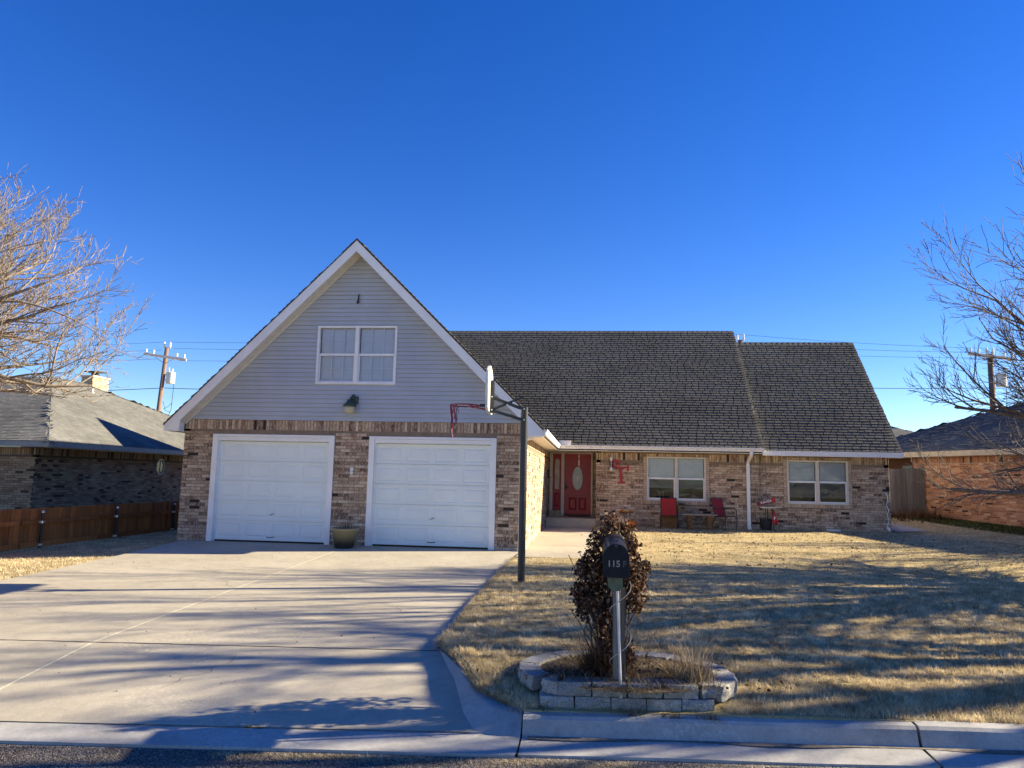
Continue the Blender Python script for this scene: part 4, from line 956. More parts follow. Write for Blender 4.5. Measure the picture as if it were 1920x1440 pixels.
mb = MB(); mb.fbox(rp(1.5, 6.3, 4.2), dirn, Zv, nrm, (0, .6), (0, 1.75), (0, .9)); mb.fbox(rp(1.45, 6.35, 5.95), dirn, Zv, nrm, (0, .7), (0, .08), (0, 1.0)); mb.build('chimney', plain('dark brick chimney', (.17, .10, .07), .9, sc=20), RH)
mb = MB()
for i in range(5):   # white posts under the rear eave
    pass
mb.box((11.25, 29.9, .5), (11.35, 30.0, 2.65)); mb.build('patio_post', 'cream', RH)
# a farther roof peeping between the two houses
FH = tag(empty('house'), 'grey hip roof of a farther house seen over the wooden gate', 'house')
f0 = [(10.5, 38, 2.95), (20.5, 38, 2.95), (20.5, 48, 2.95), (10.5, 48, 2.95)]
pk1 = (13.6, 43, 4.9); pk2 = (16.6, 43, 4.9)
slope_field(FH, [f0[0], f0[1], pk2, pk1], 'lshingle', .3, .2, 51); slope_field(FH, [f0[1], f0[2], pk2], 'lshingle', .3, .2, 52); slope_field(FH, [f0[2], f0[3], pk1, pk2], 'lshingle', .5, .4, 53); slope_field(FH, [f0[3], f0[0], pk1], 'lshingle', .3, .2, 54)
mb = MB(); mb.box((11, 38.5, -.3), (20, 47.5, 2.9)); mb.build('wall', plain('far brick', (.25, .16, .11), .9, sc=12), FH)

# ------------------------------------------------------------ fences
FE = tag(empty('fence', (-12.15, 13, 0)), 'low red brown cedar fence between the driveway grass and the brown brick house', 'fence')
yy = 9.6; random.seed(5); pm = {}
while yy < 29.5:
    mb = MB(); hgt = .70+random.uniform(-.008, .008); d = random.uniform(-.003, .003)
    x0 = -12.16+d; zb = float(z_lawn(-12, yy))+.03; mb.box((x0-.018, yy, zb), (x0, yy+.135, hgt)); o = mb.build('board', 'cedar'); local(o, FE); yy += .141
for z0, z1 in ((.36, .45), (-.14, -.03)):
    for ya in (9.6, 12.3, 14.9, 17.5, 20.1, 22.7, 25.3):
        mb = MB(); mb.box((-12.145, ya+.04, z0), (-12.105, ya+2.56, z1)); o = mb.build('rail', 'cedar'); local(o, FE)
for ya in (10.22, 12.85, 15.48, 18.10, 20.75, 23.3):
    mb = MB(); mb.tube([(-12.07, ya, -.4), (-12.07, ya, .60)], .03, 10); P = mb.build('post', 'black'); local(P, FE)
    q = MB(); q.lathe([(.036, 0), (.036, .03), (.02, .05)], (-12.07, ya, .60), 10); o = q.build('post_cap', 'silver', P)
    for zz in (.405, -.09):
        q = MB(); q.box((-12.104, ya-.05, zz-.035), (-12.095, ya+.12, zz+.02)); q.tube([(-12.07, ya, zz-.03), (-12.07, ya, zz+.02)], .036, 10); q.build('bracket', 'silver', P)
GA = tag(empty('gate', (10.2, 28.6, .4)), 'weathered grey board gate between the two brick houses on the right', 'gate')
for i in range(15):
    t = i/15; x = 9.15+3.0*t; y = 28.9-.2*t; mb = MB(); zt = 2.06+.26*t-(.02 if i > 11 else 0)+random.uniform(-.012, .012)
    mb.box((x, y, .45), (x+.19, y+.02, zt)); o = mb.build('board', 'grey_wood'); local(o, GA)
mb = MB(); mb.box((9.15, 28.95, .8), (12.1, 28.99, .9)); mb.box((9.15, 28.95, 1.8), (12.1, 28.99, 1.9)); o = mb.build('rail', 'grey_wood'); local(o, GA)

# ------------------------------------------------------------ utility poles and wires
def upole(x, y, ztop, armz, armang, rad, label, xf=True, lean=0):
    P = tag(empty('utility_pole', (x, y, 0)), label, 'utility pole')
    mb = MB(); mb.tube([(lean, 0, -.4), (0, 0, ztop)], [rad*1.25, rad], 12); mb.build('pole', 'pole_wood', P, smooth=True)
    ca, sa = math.cos(armang), math.sin(armang); mb = MB()
    mb.fbox((0, -.06, armz), (ca, sa, -.11), Zv, (-sa, ca, 0), (-1.32, 1.32), (-.08, .08), (-.16, -.04)); mb.build('crossarm', 'arm_wood', P)
    for u in (-1.18, -.72, .72, 1.18):
        q = MB(); q.lathe([(.03, 0), (.06, .04), (.05, .14), (.07, .17), (.05, .26), (.02, .28)], (ca*u+sa*.1, sa*u-.16*ca, armz+.07-.11*u), 10); q.build('insulator', 'paper', P)
    q = MB(); q.fbox((0, 0, ztop), (ca, sa, 0), Zv, (-sa, ca, 0), (-.22, .22), (-.02, .04), (-.03, .03))
    for u in (-.18, .18): q.lathe([(.05, 0), (.07, .06), (.055, .2), (.07, .24), (.04, .34)], (ca*u, sa*u, ztop+.04), 10)
    q.build('top_insulators', 'paper', P)
    q = MB(); q.tube([(ca*-.6, sa*-.6-.1, armz-.05), (0, -.12, armz-.45)], .02, 5); q.tube([(ca*.6, sa*.6-.1, armz-.05), (0, -.12, armz-.45)], .02, 5); q.build('brace', 'steel', P)
    if xf:
        q = MB(); q.lathe([(.26, 0), (.27, .05), (.27, .66), (.29, .68), (.29, .72), (.1, .80)], (.48, -.1, armz-1.75), 18); T = q.build('transformer', plain('pale grey tank', (.55, .58, .58), .45), P, smooth=False)
        q = MB(); q.lathe([(.03, 0), (.05, .08), (.03, .3)], (.36, -.15, armz-1.0), 8); q.lathe([(.03, 0), (.05, .08), (.03, .22)], (.62, -.15, armz-1.0), 8); q.build('bushing', 'paper', T)
        q = MB(); q.box((.1, -.16, armz-1.55), (.24, -.04, armz-1.45)); q.box((.1, -.16, armz-1.2), (.24, -.04, armz-1.1)); q.build('mount', 'steel', T)
        q = MB(); q.tube([(.75, -.1, armz-1.1), (.72, -.1, armz-2.2), (.68, -.1, armz-3.4), (.5, -.1, armz-3.9), (.1, -.1, armz-4.0)], .018, 4); q.tube([(.1, -.1, armz-2.9), (.3, -.1, armz-3.5), (.65, -.1, armz-3.6)], .015, 4); q.tube([(.15, -.1, armz-3.4), (.5, -.1, armz-3.2), (.7, -.1, armz-3.0)], .015, 4); q.build('loose_cable', 'black', P)
        q = MB(); q.tube([(-.3, -.05, -.3), (-.27, -.05, armz-3.9)], .12, 8); q.build('riser_pipe', 'blackm', P)
    return P
upole(-27.55, 45, 9.55, 8.92, R(14), .125, 'brown utility pole with transformer behind the left house roof', lean=-.55)
upole(8.92, 45, 10.1, 9.5, R(-20), .15, 'utility pole whose tip shows above the right wing roof', xf=False)
upole(23.0, 45, 9.3, 9.15, R(5), .15, 'pale utility pole behind the bare tree at right', xf=True)
def wire(p, q_, sag, rad, label):
    p, q_ = Vector(p), Vector(q_); pts = [p.lerp(q_, t)-Zv*sag*4*t*(1-t) for t in np.linspace(0, 1, 24)]
    m_ = MB(); m_.tube(pts, rad, 4); tag(m_.build('power_line', 'black'), label, 'power line', 'power lines strung between the poles')
wg = [(9.93, 10.47, 9.65), (9.5, 9.9, 9.42), (9.0, 9.45, 9.1)]
for k_, (za, zb, zc) in enumerate(wg):
    lab = ['topmost', 'second', 'third'][k_]
    wire((-27.5+.4*k_, 45, za-.3*(k_ == 2)), (8.9+.4*k_, 45, zb), .25, .009, lab+' thin wire running right from the left utility pole')
    wire((8.9+.4*k_, 45, zb), (23+.3*k_, 45, zc), .12, .009, lab+' thin wire above the right wing roof')
    wire((-70, 43, za-.5), (-27.6-.3*k_, 45, za-.1*k_), .5, .009, lab+' thin wire leaving the left utility pole leftward')
wire((-27.5, 45, 6.9), (8.9, 45, 7.2), .3, .02, 'low cable right of the left utility pole'); wire((8.9, 45, 7.5), (23, 45, 7.35), .15, .016, 'low cable beside the right wing roof'); wire((-70, 43, 5.9), (-27.6, 45, 6.9), .4, .02, 'low cable left of the left utility pole')

# ------------------------------------------------------------ basketball hoop
HX, HY = -1.06, 11.81; hz = float(z_lawn(HX, HY))
HROT = Matrix.Translation((HX, HY, 0)) @ Matrix.Rotation(R(3.5), 4, 'Z') @ Matrix.Translation((-HX, -HY, 0))
BB = tag(empty('basketball_hoop', (HX, HY, hz)), 'black pole basketball hoop with torn red net beside the driveway', 'basketball hoop')
def bb(mb, name, m, par=BB, **k): o = mb.build(name, m, None, **k); o.data.transform(HROT) if 'pole' not in name else None; local(o, par) if par is BB else setattr(o, 'parent', par); return o
mb = MB(); mb.tube([(HX, HY, hz-.1), (HX, HY, 2.70)], .058, 18); bb(mb, 'pole', 'black', smooth=False)
mb = MB(); mb.tube([(HX, HY, 2.70), (HX, HY, 2.715)], .061, 18); bb(mb, 'pole_cap', 'black')
for dy in (-.075, .075):
    for a_, c_ in (((HX, 2.68), (-1.58, 2.87)), ((HX, 2.51), (-1.58, 2.66))):
        mb = MB(); mb.fbox((a_[0], HY+dy, a_[1]), (Vector((c_[0]-a_[0], 0, c_[1]-a_[1]))).normalized(), (0, 1, 0), Vector((c_[0]-a_[0], 0, c_[1]-a_[1])).normalized().cross(Vector((0, 1, 0))), (-.03, math.hypot(c_[0]-a_[0], c_[1]-a_[1])+.02), (-.012, .012), (-.018, .018)); bb(mb, 'support_arm', 'black')
    d = Vector((.52, 0, .22)); mb = MB(); mb.fbox((-1.6, HY+dy*.4, 2.66), d.normalized(), (0, 1, 0), d.normalized().cross(Vector((0, 1, 0))), (0, d.length), (-.02, .02), (-.02, .02))
    if dy < 0: bb(mb, 'brace_bar', 'black')
mb = MB()
for p in ((HX, 2.68), (-1.58, 2.87), (HX, 2.51), (-1.58, 2.66)): mb.tube([(p[0], HY-.11, p[1]), (p[0], HY+.11, p[1])], .012, 8)
for i in range(5): mb.tube([(-1.575, HY-.035-.0, 2.74+.09*i), (-1.575, HY-.03, 2.74+.09*i)], .007, 6)
for i in range(3): mb.tube([(-1.33-.05*i+.09, HY-.055, 2.76-.02*i+.03), (-1.33-.05*i+.09, HY-.05, 2.76-.02*i+.03)], .012, 6)
bb(mb, 'bolt', 'silver')
mb = MB(); mb.box((-1.60, HY-.10, 2.62), (-1.555, HY+.10, 3.14)); bb(mb, 'bracket_frame', 'black')
# fan-shaped backboard (its face looks left along the driveway)
prof = [(-.50, 2.66), (-.42, 2.62), (.42, 2.62), (.50, 2.66), (.56, 2.95), (.55, 3.10), (.44, 3.26), (.24, 3.35), (0, 3.385), (-.24, 3.35), (-.44, 3.26), (-.55, 3.10), (-.56, 2.95)]
mb = MB(); mb.prism([(HY+a_, c_) for a_, c_ in prof], -1.655, -1.61, 'x'); bb(mb, 'backboard', plain('aged white acrylic', (.72, .70, .62), .45, var=.12, sc=5), bevel=.008)
mb = MB(); pth = [(HY-.25, 2.78), (HY+.25, 2.78), (HY+.25, 3.12), (HY-.25, 3.12)]; ribbon(mb, pth, .035, 0, .004, True); mb.v = [(-1.6565-v[1], v[0], v[2]) for v in mb.v]; bb(mb, 'target_square', 'black')
RX = -2.03; mb = MB(); c = (RX, HY, 2.735); mb.tube([(c[0]+.228*math.cos(a_), c[1]+.228*math.sin(a_), c[2]) for a_ in np.linspace(0, 2*math.pi, 36)], .010, 8, cap=False)
mb.tube([(-1.66, HY-.06, 2.67), (-1.82, HY-.12, 2.70), (-1.95, HY-.215, 2.728)], .007, 6); mb.tube([(-1.66, HY+.06, 2.67), (-1.82, HY+.12, 2.70), (-1.95, HY+.215, 2.728)], .007, 6); mb.tube([(-1.66, HY, 2.735), (-1.80, HY, 2.735)], .012, 6)
for a_ in np.linspace(0, 2*math.pi, 12, endpoint=False): mb.tube([(c[0]+.225*math.cos(a_), c[1]+.225*math.sin(a_), 2.727), (c[0]+.235*math.cos(a_+.05), c[1]+.235*math.sin(a_+.05), 2.708), (c[0]+.225*math.cos(a_+.1), c[1]+.225*math.sin(a_+.1), 2.727)], .004, 4)
bb(mb, 'rim', plain('red rim paint', (.33, .02, .03), .5, var=.2, sc=20))
mb = MB(); mb.box((-1.70, HY-.07, 2.655), (-1.657, HY+.07, 2.765)); mb.box((-1.78, HY-.03, 2.715), (-1.70, HY+.03, 2.76)); bb(mb, 'rim_mount', 'blackm')
mr, mbl = MB(), MB()
random.seed(12)
for i in range(15):   # what is left of the net hangs in strands on the far side
    a0 = R(random.choice([180, 178, 186, 150, 205, 195, 172])); x0, y0 = c[0]+.225*math.cos(a0), c[1]+.225*math.sin(a0); L = random.choice([.42, .36, .2, .3, .12, .5]); pts = [(x0, y0, 2.72)]
    if i > 11: a0 = R(130); x0, y0 = RX-.145+.02*(i-12), HY-.17; L = [.3, .26, .12][i-12]; pts = [(x0, y0, 2.72)]
    for s in range(1, 8): pts.append((x0+.04*s/7+random.uniform(-.012, .012), y0+random.uniform(-.012, .012), 2.72-L*s/7))
    (mbl if i % 4 == 1 else mr).tube(pts, .0065, 4)
bb(mr, 'net', plain('faded red cord', (.38, .04, .07), .9)); bb(mbl, 'net', 'net_blue')

# ------------------------------------------------------------ mailbox
MBX = tag(empty('mailbox', (.21, 6.2, -.08)), 'black arched mailbox numbered 115 F on a weathered post by the kerb', 'mailbox')
def mbp(mb, name, m, par=None, **k): o = mb.build(name, m, None, **k); local(o, MBX) if par is None else setattr(o, 'parent', par); return o
yf, L_ = 5.93, .54; cx, wb, zb, zs = .205, .098, .0, 0
fl = .835; tilt = .10
def mz(y, z): return z+(y-yf)*tilt
def arch_prof(r_=wb, h=.155): return [(cx-r_, 0), (cx-r_, h)]+[(cx-r_*math.cos(a_), h+r_*math.sin(a_)) for a_ in np.linspace(0, math.pi, 16)[1:-1]]+[(cx+r_, h), (cx+r_, 0)]
pr_ = arch_prof(); n = len(pr_); mb = MB(); yr = yf+L_
mb.add([(x, yf+.012, mz(yf, fl+z)) for x, z in pr_]+[(x, yr, mz(yr, fl+z)) for x, z in pr_], [(i, i+1, n+i+1, n+i) for i in range(n-1)]+[(n-1, 0, n, 2*n-1), tuple(range(n, 2*n))], .5)
box = mbp(mb, 'box', plain('black mailbox paint', (.022, .024, .03), .27, var=.15, sc=10, spec=.6), smooth=False)
for p in box.data.polygons[2:16]: p.use_smooth = True
mb = MB(); mb.prism([(x, mz(yf, fl+z)) for x, z in arch_prof(wb+.004, .155)], yf-.006, yf+.011); door = mbp(mb, 'door', plain('matt black door', (.017, .018, .022), .75, var=.12, sc=14, spec=.2), bevel=.003)
mb = MB(); mb.lathe([(.016, 0), (.016, .012), (.012, .02)], k=12); o = mb.build('latch', 'black', door); o.rotation_euler = (R(90), 0, 0); o.location = (cx, yf-.005, fl+.245)
mb = MB(); mb.box((cx-.012, yf-.02, fl+.275), (cx+.012, yf+.03, fl+.29)); mb.build('latch_tab', 'black', door)
mb = MB(); mb.box((cx+wb+.002, yf+.18, fl+.12), (cx+wb+.006, yf+.21, fl+.28)); mb.box((cx+wb+.002, yf+.05, fl+.12), (cx+wb+.0055, yf+.20, fl+.15)); mbp(mb, 'flag', plain('dark flag', (.05, .05, .06), .5))
def text_mesh(s, size, ext=.001, bold=0, name='lettering'):
    cu = bpy.data.curves.new(name, 'FONT'); cu.body = s; cu.size = size; cu.extrude = ext; cu.offset = bold; cu.align_x = 'CENTER'; cu.align_y = 'CENTER'
    to = bpy.data.objects.new(name, cu); COL.objects.link(to); dg = bpy.context.evaluated_depsgraph_get(); me = bpy.data.meshes.new_from_object(to.evaluated_get(dg)); bpy.data.objects.remove(to); return me
def put_text(s, size, m, par, loc, rot, bold=0, name='lettering', sx=1.0):
    me = text_mesh(s, size, .0008, bold, name); me.materials.clear(); me.materials.append(MT[m] if isinstance(m, str) else m)
    o = bpy.data.objects.new(name, me); COL.objects.link(o); o.rotation_euler = rot; o.location = loc; o.scale = (sx, 1, 1); o.parent = par; return o
put_text('115', .068, plain('worn silver digit', (.30, .30, .29), .5), door, (cx-.018, yf-.0075, fl+.105), (R(90), 0, 0), .0012)
put_text('F', .068, plain('faded dull letter', (.075, .07, .065), .6), door, (cx+.066, yf-.0075, fl+.105), (R(90), 0, 0), .001)
mb = MB(); mb.box((.15, 6.0, .75), (.26, 6.45, .84)); mb.prism([(.155, .75), (.175, .725), (.235, .725), (.255, .75)], 6.0, 6.15); mbp(mb, 'mount_bracket', plain('olive bracket', (.10, .13, .08), .6, var=.25, sc=15))
mb = MB(); mb.fbox((.23, 6.25, -.2), X, Zv, Y_, (-.038, .022), (0, .97), (-.04, .04)); mbp(mb, 'post', 'post_wood', bevel=.006)
mb = MB(); mb.fbox((.275, 6.30, -.15), X, Zv, Y_, (-.018, .018), (0, .86), (-.02, .03)); mbp(mb, 'brace_post', 'post_wood', bevel=.004)
mb = MB(); mb.tube([(.255, 6.13, -.15), (.222, 6.17, .80)], .011, 10); mbp(mb, 'steel_rod', plain('painted pipe', (.62, .64, .66), .35, .3))
pts = []
for i in range(60):
    t = i/59; a_ = t*13; pts.append((.25+.085*math.cos(a_), 6.22+.1*math.sin(a_)-.02, -.05+.82*t))
mb = MB(); mb.tube(pts, .0035, 4); mbp(mb, 'wire', plain('pale wire', (.45, .42, .36), .5))

# planter ring of split face blocks
PR = tag(empty('planter_wall', (.3, 6.6, -.2)), 'oval planter ring of grey split face concrete blocks around the mailbox', 'planter')
def blk(cx_, cy_, ang, w_, h, d_, z, taper=.0):
    q = MB(); random_j = [random.uniform(-.006, .006) for _ in range(24)]; nx_, nz_ = 5, 3; V = []; F = []
    for j in range(nz_+1):
        for i in range(nx_+1):
            edge = .012 if i in (0, nx_) or j in (0, nz_) else 0
            V.append(((i/nx_-.5)*w_*(1-(.02 if j in (0, nz_) else 0)), edge+random.uniform(-.012, .012), j/nz_*h+(.002 if j == 0 else -.002 if j == nz_ else 0)))
    for j in range(nz_):
        for i in range(nx_): a_ = j*(nx_+1)+i; F.append((a_, a_+1, a_+nx_+2, a_+nx_+1))
    k_ = len(V); wb_ = w_*(1-taper)
    V += [(-wb_/2, d_, .002), (wb_/2, d_, .002), (wb_/2, d_, h-.002), (-wb_/2, d_, h-.002)]
    bot = [i for i in range(nx_+1)]; top = [nz_*(nx_+1)+i for i in range(nx_+1)]
    F.append(tuple(bot[::-1])+(k_, k_+1)); F.append(tuple(top)+(k_+2, k_+3)); F.append((k_, k_+3)+tuple(j*(nx_+1) for j in range(nz_, -1, -1))); F.append((k_+2, k_+1)+tuple(j*(nx_+1)+nx_ for j in range(nz_+1))); F.append((k_, k_+1, k_+2, k_+3))
    ca, sa = math.cos(ang), math.sin(ang); q.add([(cx_+x*ca-y*sa, cy_+x*sa+y*ca, z+zz) for x, y, zz in V], F)
    o = q.build('block', 'block'); local(o, PR)
random.seed(3)
for i, (x, w_) in enumerate([(-.245, .262), (.035, .278), (.315, .27), (.59, .27), (.855, .25)]): blk(x, 6.085+.085*x+random.uniform(-.008, .008), R(4.9+random.uniform(-2, 2)), w_, .1, .19, -.205)
for i, (x, w_, an, dy) in enumerate([(-.315, .15, -30, .05), (-.11, .262, 3, .004), (.165, .268, 4.5, -.004), (.445, .27, 6, .0), (.725, .27, 6, .006), (.985, .2, 22, .05)]): blk(x, 6.095+.085*x+dy, R(an+random.uniform(-1.5, 1.5)), w_, .104, .19, -.104)
cxr, cyr, rxx, ryy = .31, 6.64, .91, .72
an, k_ = R(-27), 0
while an < R(208):
    x, y = cxr+rxx*math.cos(an), cyr+ryy*math.sin(an); tx, ty = -rxx*math.sin(an), ryy*math.cos(an)
    blk(x, y, math.atan2(ty, tx), .243, .12, .18, -.128+.004*(k_ % 2), .26); an += .248/math.hypot(tx, ty); k_ += 1
q = MB(); V = [(cxr+(rxx-.14)*math.cos(a_)*s, cyr-.05+(ryy-.12)*math.sin(a_)*s, -.012-.02*s+random.uniform(-.01, .01)) for s in (.0, .35, .7, 1) for a_ in np.linspace(0, 2*math.pi, 20, endpoint=False)]
F = [(L*20+i, L*20+(i+1) % 20, L*20+20+(i+1) % 20, L*20+20+i) for L in range(3) for i in range(20)]
q.add(V, F); o = q.build('soil', 'soil', None, smooth=True); local(o, PR)

# dead vine climbing the mailbox
def leaf_cloud(name, pts, size, m, squash=(.3, 1), jitter=1.0):
    n = len(pts); P = np.asarray(pts); s = RNG.uniform(size*.55, size*1.25, n)
    a = RNG.normal(size=(n, 3)); a /= np.linalg.norm(a, axis=1)[:, None]; b_ = RNG.normal(size=(n, 3)); b_ -= a*(a*b_).sum(1)[:, None]; b_ /= np.linalg.norm(b_, axis=1)[:, None]; c_ = np.cross(a, b_)
    V = np.stack([P-a*s[:, None], P-b_*s[:, None]*.62-a*.1*s[:, None]+c_*.25*s[:, None], P+a*s[:, None]*.9, P+b_*s[:, None]*.62+c_*.3*s[:, None]], 1).reshape(-1, 3)
    F = np.arange(4*n).reshape(n, 4); F = np.concatenate([F[:, [0, 1, 2]], F[:, [0, 2, 3]]])
    return fast_mesh(name, V, F, np.repeat(RNG.random(n)**1.3, 4), m)
VN = tag(empty('vine', (.2, 6.6, -.06)), 'dead brown vine bushed up behind and around the black mailbox', 'plant')
pts = []
lob = [(.17, 6.62, 1.17, .11, .14, .13), (.31, 6.66, 1.16, .06, .08, .09), (.08, 6.60, .98, .15, .17, .15), (.35, 6.62, .97, .13, .16, .18), (.02, 6.58, .76, .18, .18, .17), (-.10, 6.55, .86, .07, .09, .09), (.43, 6.6, .78, .11, .15, .17), (-.02, 6.55, .58, .16, .16, .14), (-.14, 6.52, .64, .07, .08, .10), (.41, 6.6, .58, .12, .15, .13), (.10, 6.5, .42, .11, .13, .2), (.13, 6.46, .14, .09, .11, .2), (.28, 6.85, .8, .16, .12, .3), (-.10, 6.5, .47, .06, .07, .07), (.33, 6.62, .12, .09, .1, .12), (.53, 6.6, .86, .04, .05, .06), (.04, 6.6, 1.10, .05, .05, .06)]
for (x, y, z, a_, b__, c_) in lob:
    x = .2+(x-.2)*.86; a_ *= .88; n = int(9500*(a_*b__*c_)**.7*2.7); v = RNG.normal(size=(n, 3)); v /= np.linalg.norm(v, axis=1)[:, None]; rr = (RNG.uniform(.25, 1.05, n)**.8+.13*RNG.exponential(1, n)*(RNG.random(n) < .35))*(1+.13*np.sin(9*v[:, 0]+x*40)*np.sin(8*v[:, 2]+z*30))
    pts.append(np.array([x, y, z])+v*rr[:, None]*np.array([a_, b__, c_]))
pts = np.concatenate(pts); pts = pts[~((np.abs(pts[:, 0]-cx) < .125) & (pts[:, 1] < 6.52) & (pts[:, 2] > .66) & (pts[:, 2] < 1.16))]
pts = pts[pts[:, 1] > 6.14+.25*np.clip(.28-np.abs(pts[:, 0]-.2), 0, 1)]
o = leaf_cloud('foliage', pts, .024, 'dead_leaf'); local(o, VN); tag(o, kind='stuff')
q = MB(); random.seed(9)
for i in range(70):
    x0, y0 = .16+random.uniform(-.1, .14), 6.45+random.uniform(-.06, .12); t = random.choice(lob[:8]); e = (t[0]+random.uniform(-1, 1)*t[3], t[1]+random.uniform(-1, 1)*t[4], t[2]+random.uniform(-1, 1)*t[5]); p = []
    for s in range(7): u_ = s/6; p.append((x0+(e[0]-x0)*u_**1.5+random.uniform(-.03, .03)*(s > 0), y0+(e[1]-y0)*u_+random.uniform(-.02, .02), -.06+(e[2]+.06)*u_))
    q.tube(p, [.007*(1-.6*s/6) for s in range(7)], 4)
o = q.build('stems', plain('vine stem', (.10, .07, .05), .9)); local(o, VN)
def stalks(name, n, region, hmin, hmax, lean, m, rad=.0016, curl=.5, zf=None, seg=4, rs=0):
    rg = np.random.default_rng(rs); V = []; F = []; Rr = []; k_ = 0
    for i in range(n):
        x, y = region(rg); z = zf(x, y) if zf else -.035; h = rg.uniform(hmin, hmax); az = rg.uniform(0, 2*math.pi); ln = rg.uniform(.1, lean); w_ = rad*rg.uniform(.7, 1.8); side = np.array([math.cos(az+1.57), math.sin(az+1.57), 0])*w_
        rv = rg.random(); p = np.array([x, y, z]); d = np.array([math.cos(az)*ln, math.sin(az)*ln, 1.0])
        for s in range(seg+1):
            wv = side*(1-.8*s/seg); V += [p-wv, p+wv]; Rr += [rv, rv]
            if s < seg: F.append((k_+2*s, k_+2*s+1, k_+2*s+3, k_+2*s+2))
            d = d+np.array([math.cos(az), math.sin(az), -.6])*curl*rg.uniform(0, .6)+rg.normal(size=3)*.12; p = p+d/np.linalg.norm(d)*h/seg
        k_ += 2*(seg+1)
    return fast_mesh(name, np.array(V), np.array(F), np.array(Rr), m, 4)
def reg_ring(rg):
    while True:
        a_, r_ = rg.uniform(0, 6.283), math.sqrt(rg.random()); x, y = cxr+(rxx-.2)*r_*math.cos(a_), cyr-.10+(ryy-.16)*r_*math.sin(a_)
        return x, y
o = stalks('tangled_stems', 1300, lambda rg: (.13+rg.normal()*.09, 6.46+rg.normal()*.07), .15, .5, .8, 'brush_dark', .0024, .5, rs=21, seg=5); local(o, VN); tag(o, kind='stuff')
WD = tag(stalks('dead_weeds', 4200, reg_ring, .04, .19, 1.5, 'weed', .0018, 1.1, rs=1, seg=5), 'tangle of dead straw coloured weeds inside the planter ring', 'weeds', kind='stuff')
tag(stalks('dead_weeds', 420, lambda rg: (.84+rg.normal()*.07, 6.42+rg.normal()*.09), .12, .40, .75, 'straw', .0026, .35, rs=2), 'taller tuft of dead reddish straw stalks right of the mailbox post', 'weeds', kind='stuff')
tag(stalks('dead_weeds', 500, lambda rg: (rg.uniform(-.35, 1.05), 6.20+rg.normal()*.04), .05, .16, 1.2, 'weed', .002, .9, zf=lambda x, y: -.02, rs=3), 'dead weeds spilling over the front blocks of the planter', 'weeds', kind='stuff')
tag(stalks('dead_weeds', 260, lambda rg: (rg.choice([-.38, .33, .62, .92])+rg.normal()*.05, 6.02+rg.normal()*.02), .03, .13, 1.5, 'weed', .0018, .9, zf=lambda x, y: -.2, rs=4), 'dead weed roots along the kerb below the planter blocks', 'weeds', kind='stuff')

# ------------------------------------------------------------ pot, furniture, small things
PT = tag(empty('flower_pot', (-5.35, 16.05, 0)), 'large olive glazed pot of dry soil between the garage doors', 'flower pot')
zd0 = float(z_drive(-5.35, 16.05))+.006
q = MB(); q.lathe([(.19, 0), (.21, .02), (.25, .2), (.285, .36), (.305, .385), (.31, .42), (.285, .43), (.27, .40), (.26, .37)], (-5.35, 16.05, zd0), 36); o = q.build('pot', 'ceramic', None, smooth=True); local(o, PT)
q = MB(); q.lathe([(.262, 0), (.2, .015), (.05, .02)], (-5.35, 16.05, zd0+.375), 24); o = q.build('soil', 'soil'); local(o, PT)
o = stalks('dry_stems', 46, lambda rg: (-5.35+rg.normal()*.09, 16.05+rg.normal()*.09), .12, .3, .5, 'weed', .0035, .2, zf=lambda x, y: zd0+.38, rs=5); local(o, PT)

def sling_chair(loc, rz, label):
    Cc = tag(empty('patio_chair', loc, rz), label, 'chair', 'red patio chairs against the front wall')
    w_ = .25; fr = MB()   # local: faces -y, back at +y
    for s in (-1, 1):
        fr.tube([(s*w_, -.28, 0), (s*w_, -.30, .40), (s*w_, -.27, .62), (s*w_, -.2, .655), (s*w_, .1, .64), (s*w_, .19, .62)], .014, 8)
        fr.tube([(s*w_, .30, 0), (s*w_, .10, .40)], .014, 8)
        fr.tube([(s*(w_-.02), -.25, .42), (s*(w_-.02), .12, .38), (s*(w_-.02), .28, .92)], .014, 8)
    fr.tube([(-w_+.02, .28, .92), (w_-.02, .28, .92)], .014, 8); fr.tube([(-w_, -.25, .41), (w_, -.25, .41)], .012, 8); fr.tube([(-w_, .12, .38), (w_, .12, .38)], .012, 8)
    fr.build('chair_frame', 'blackm', Cc)
    q = MB(); q.fbox((0, -.25, .425), X, Vector((0, .37, -.035)).normalized(), Zv, (-w_+.025, w_-.025), (0, .37), (-.004, .008)); q.build('seat', 'redf', Cc)
    q = MB(); d = Vector((0, .16, .54)).normalized(); q.fbox((0, .125, .40), X, d, Vector((0, -1, .3)).normalized(), (-w_+.02, w_-.02), (.0, .55), (-.004, .008)); q.build('backrest', 'redf', Cc)
    return Cc
gz_ = .17
ch1 = sling_chair((2.40, 23.30, gz_), R(172), 'red sling chair in front of the left window, turned to the wall')
ch2 = copy_tree(ch1); ch2.location = (4.03, 23.32, gz_); ch2.rotation_euler = (0, 0, R(38)); ch2['label'] = 'red sling chair at the right end of the low bench, near the downspout'
BN = tag(empty('bench', (3.3, 23.4, gz_)), 'low wooden bench between the two red patio chairs', 'bench')
for k_ in range(3): q = MB(); q.box((2.80, 23.22+.13*k_, .585), (3.84, 23.34+.13*k_, .62)); o = q.build('plank', 'table_wood'); local(o, BN)
for x0, x1 in ((2.96, 3.10), (3.55, 3.69)): q = MB(); q.box((x0, 23.27, gz_), (x1, 23.32, .585)); q.box((x0, 23.50, gz_), (x1, 23.55, .585)); q.box((x0, 23.321, .3), (x1, 23.499, .36)); o = q.build('bench_leg', 'box_wood'); local(o, BN)
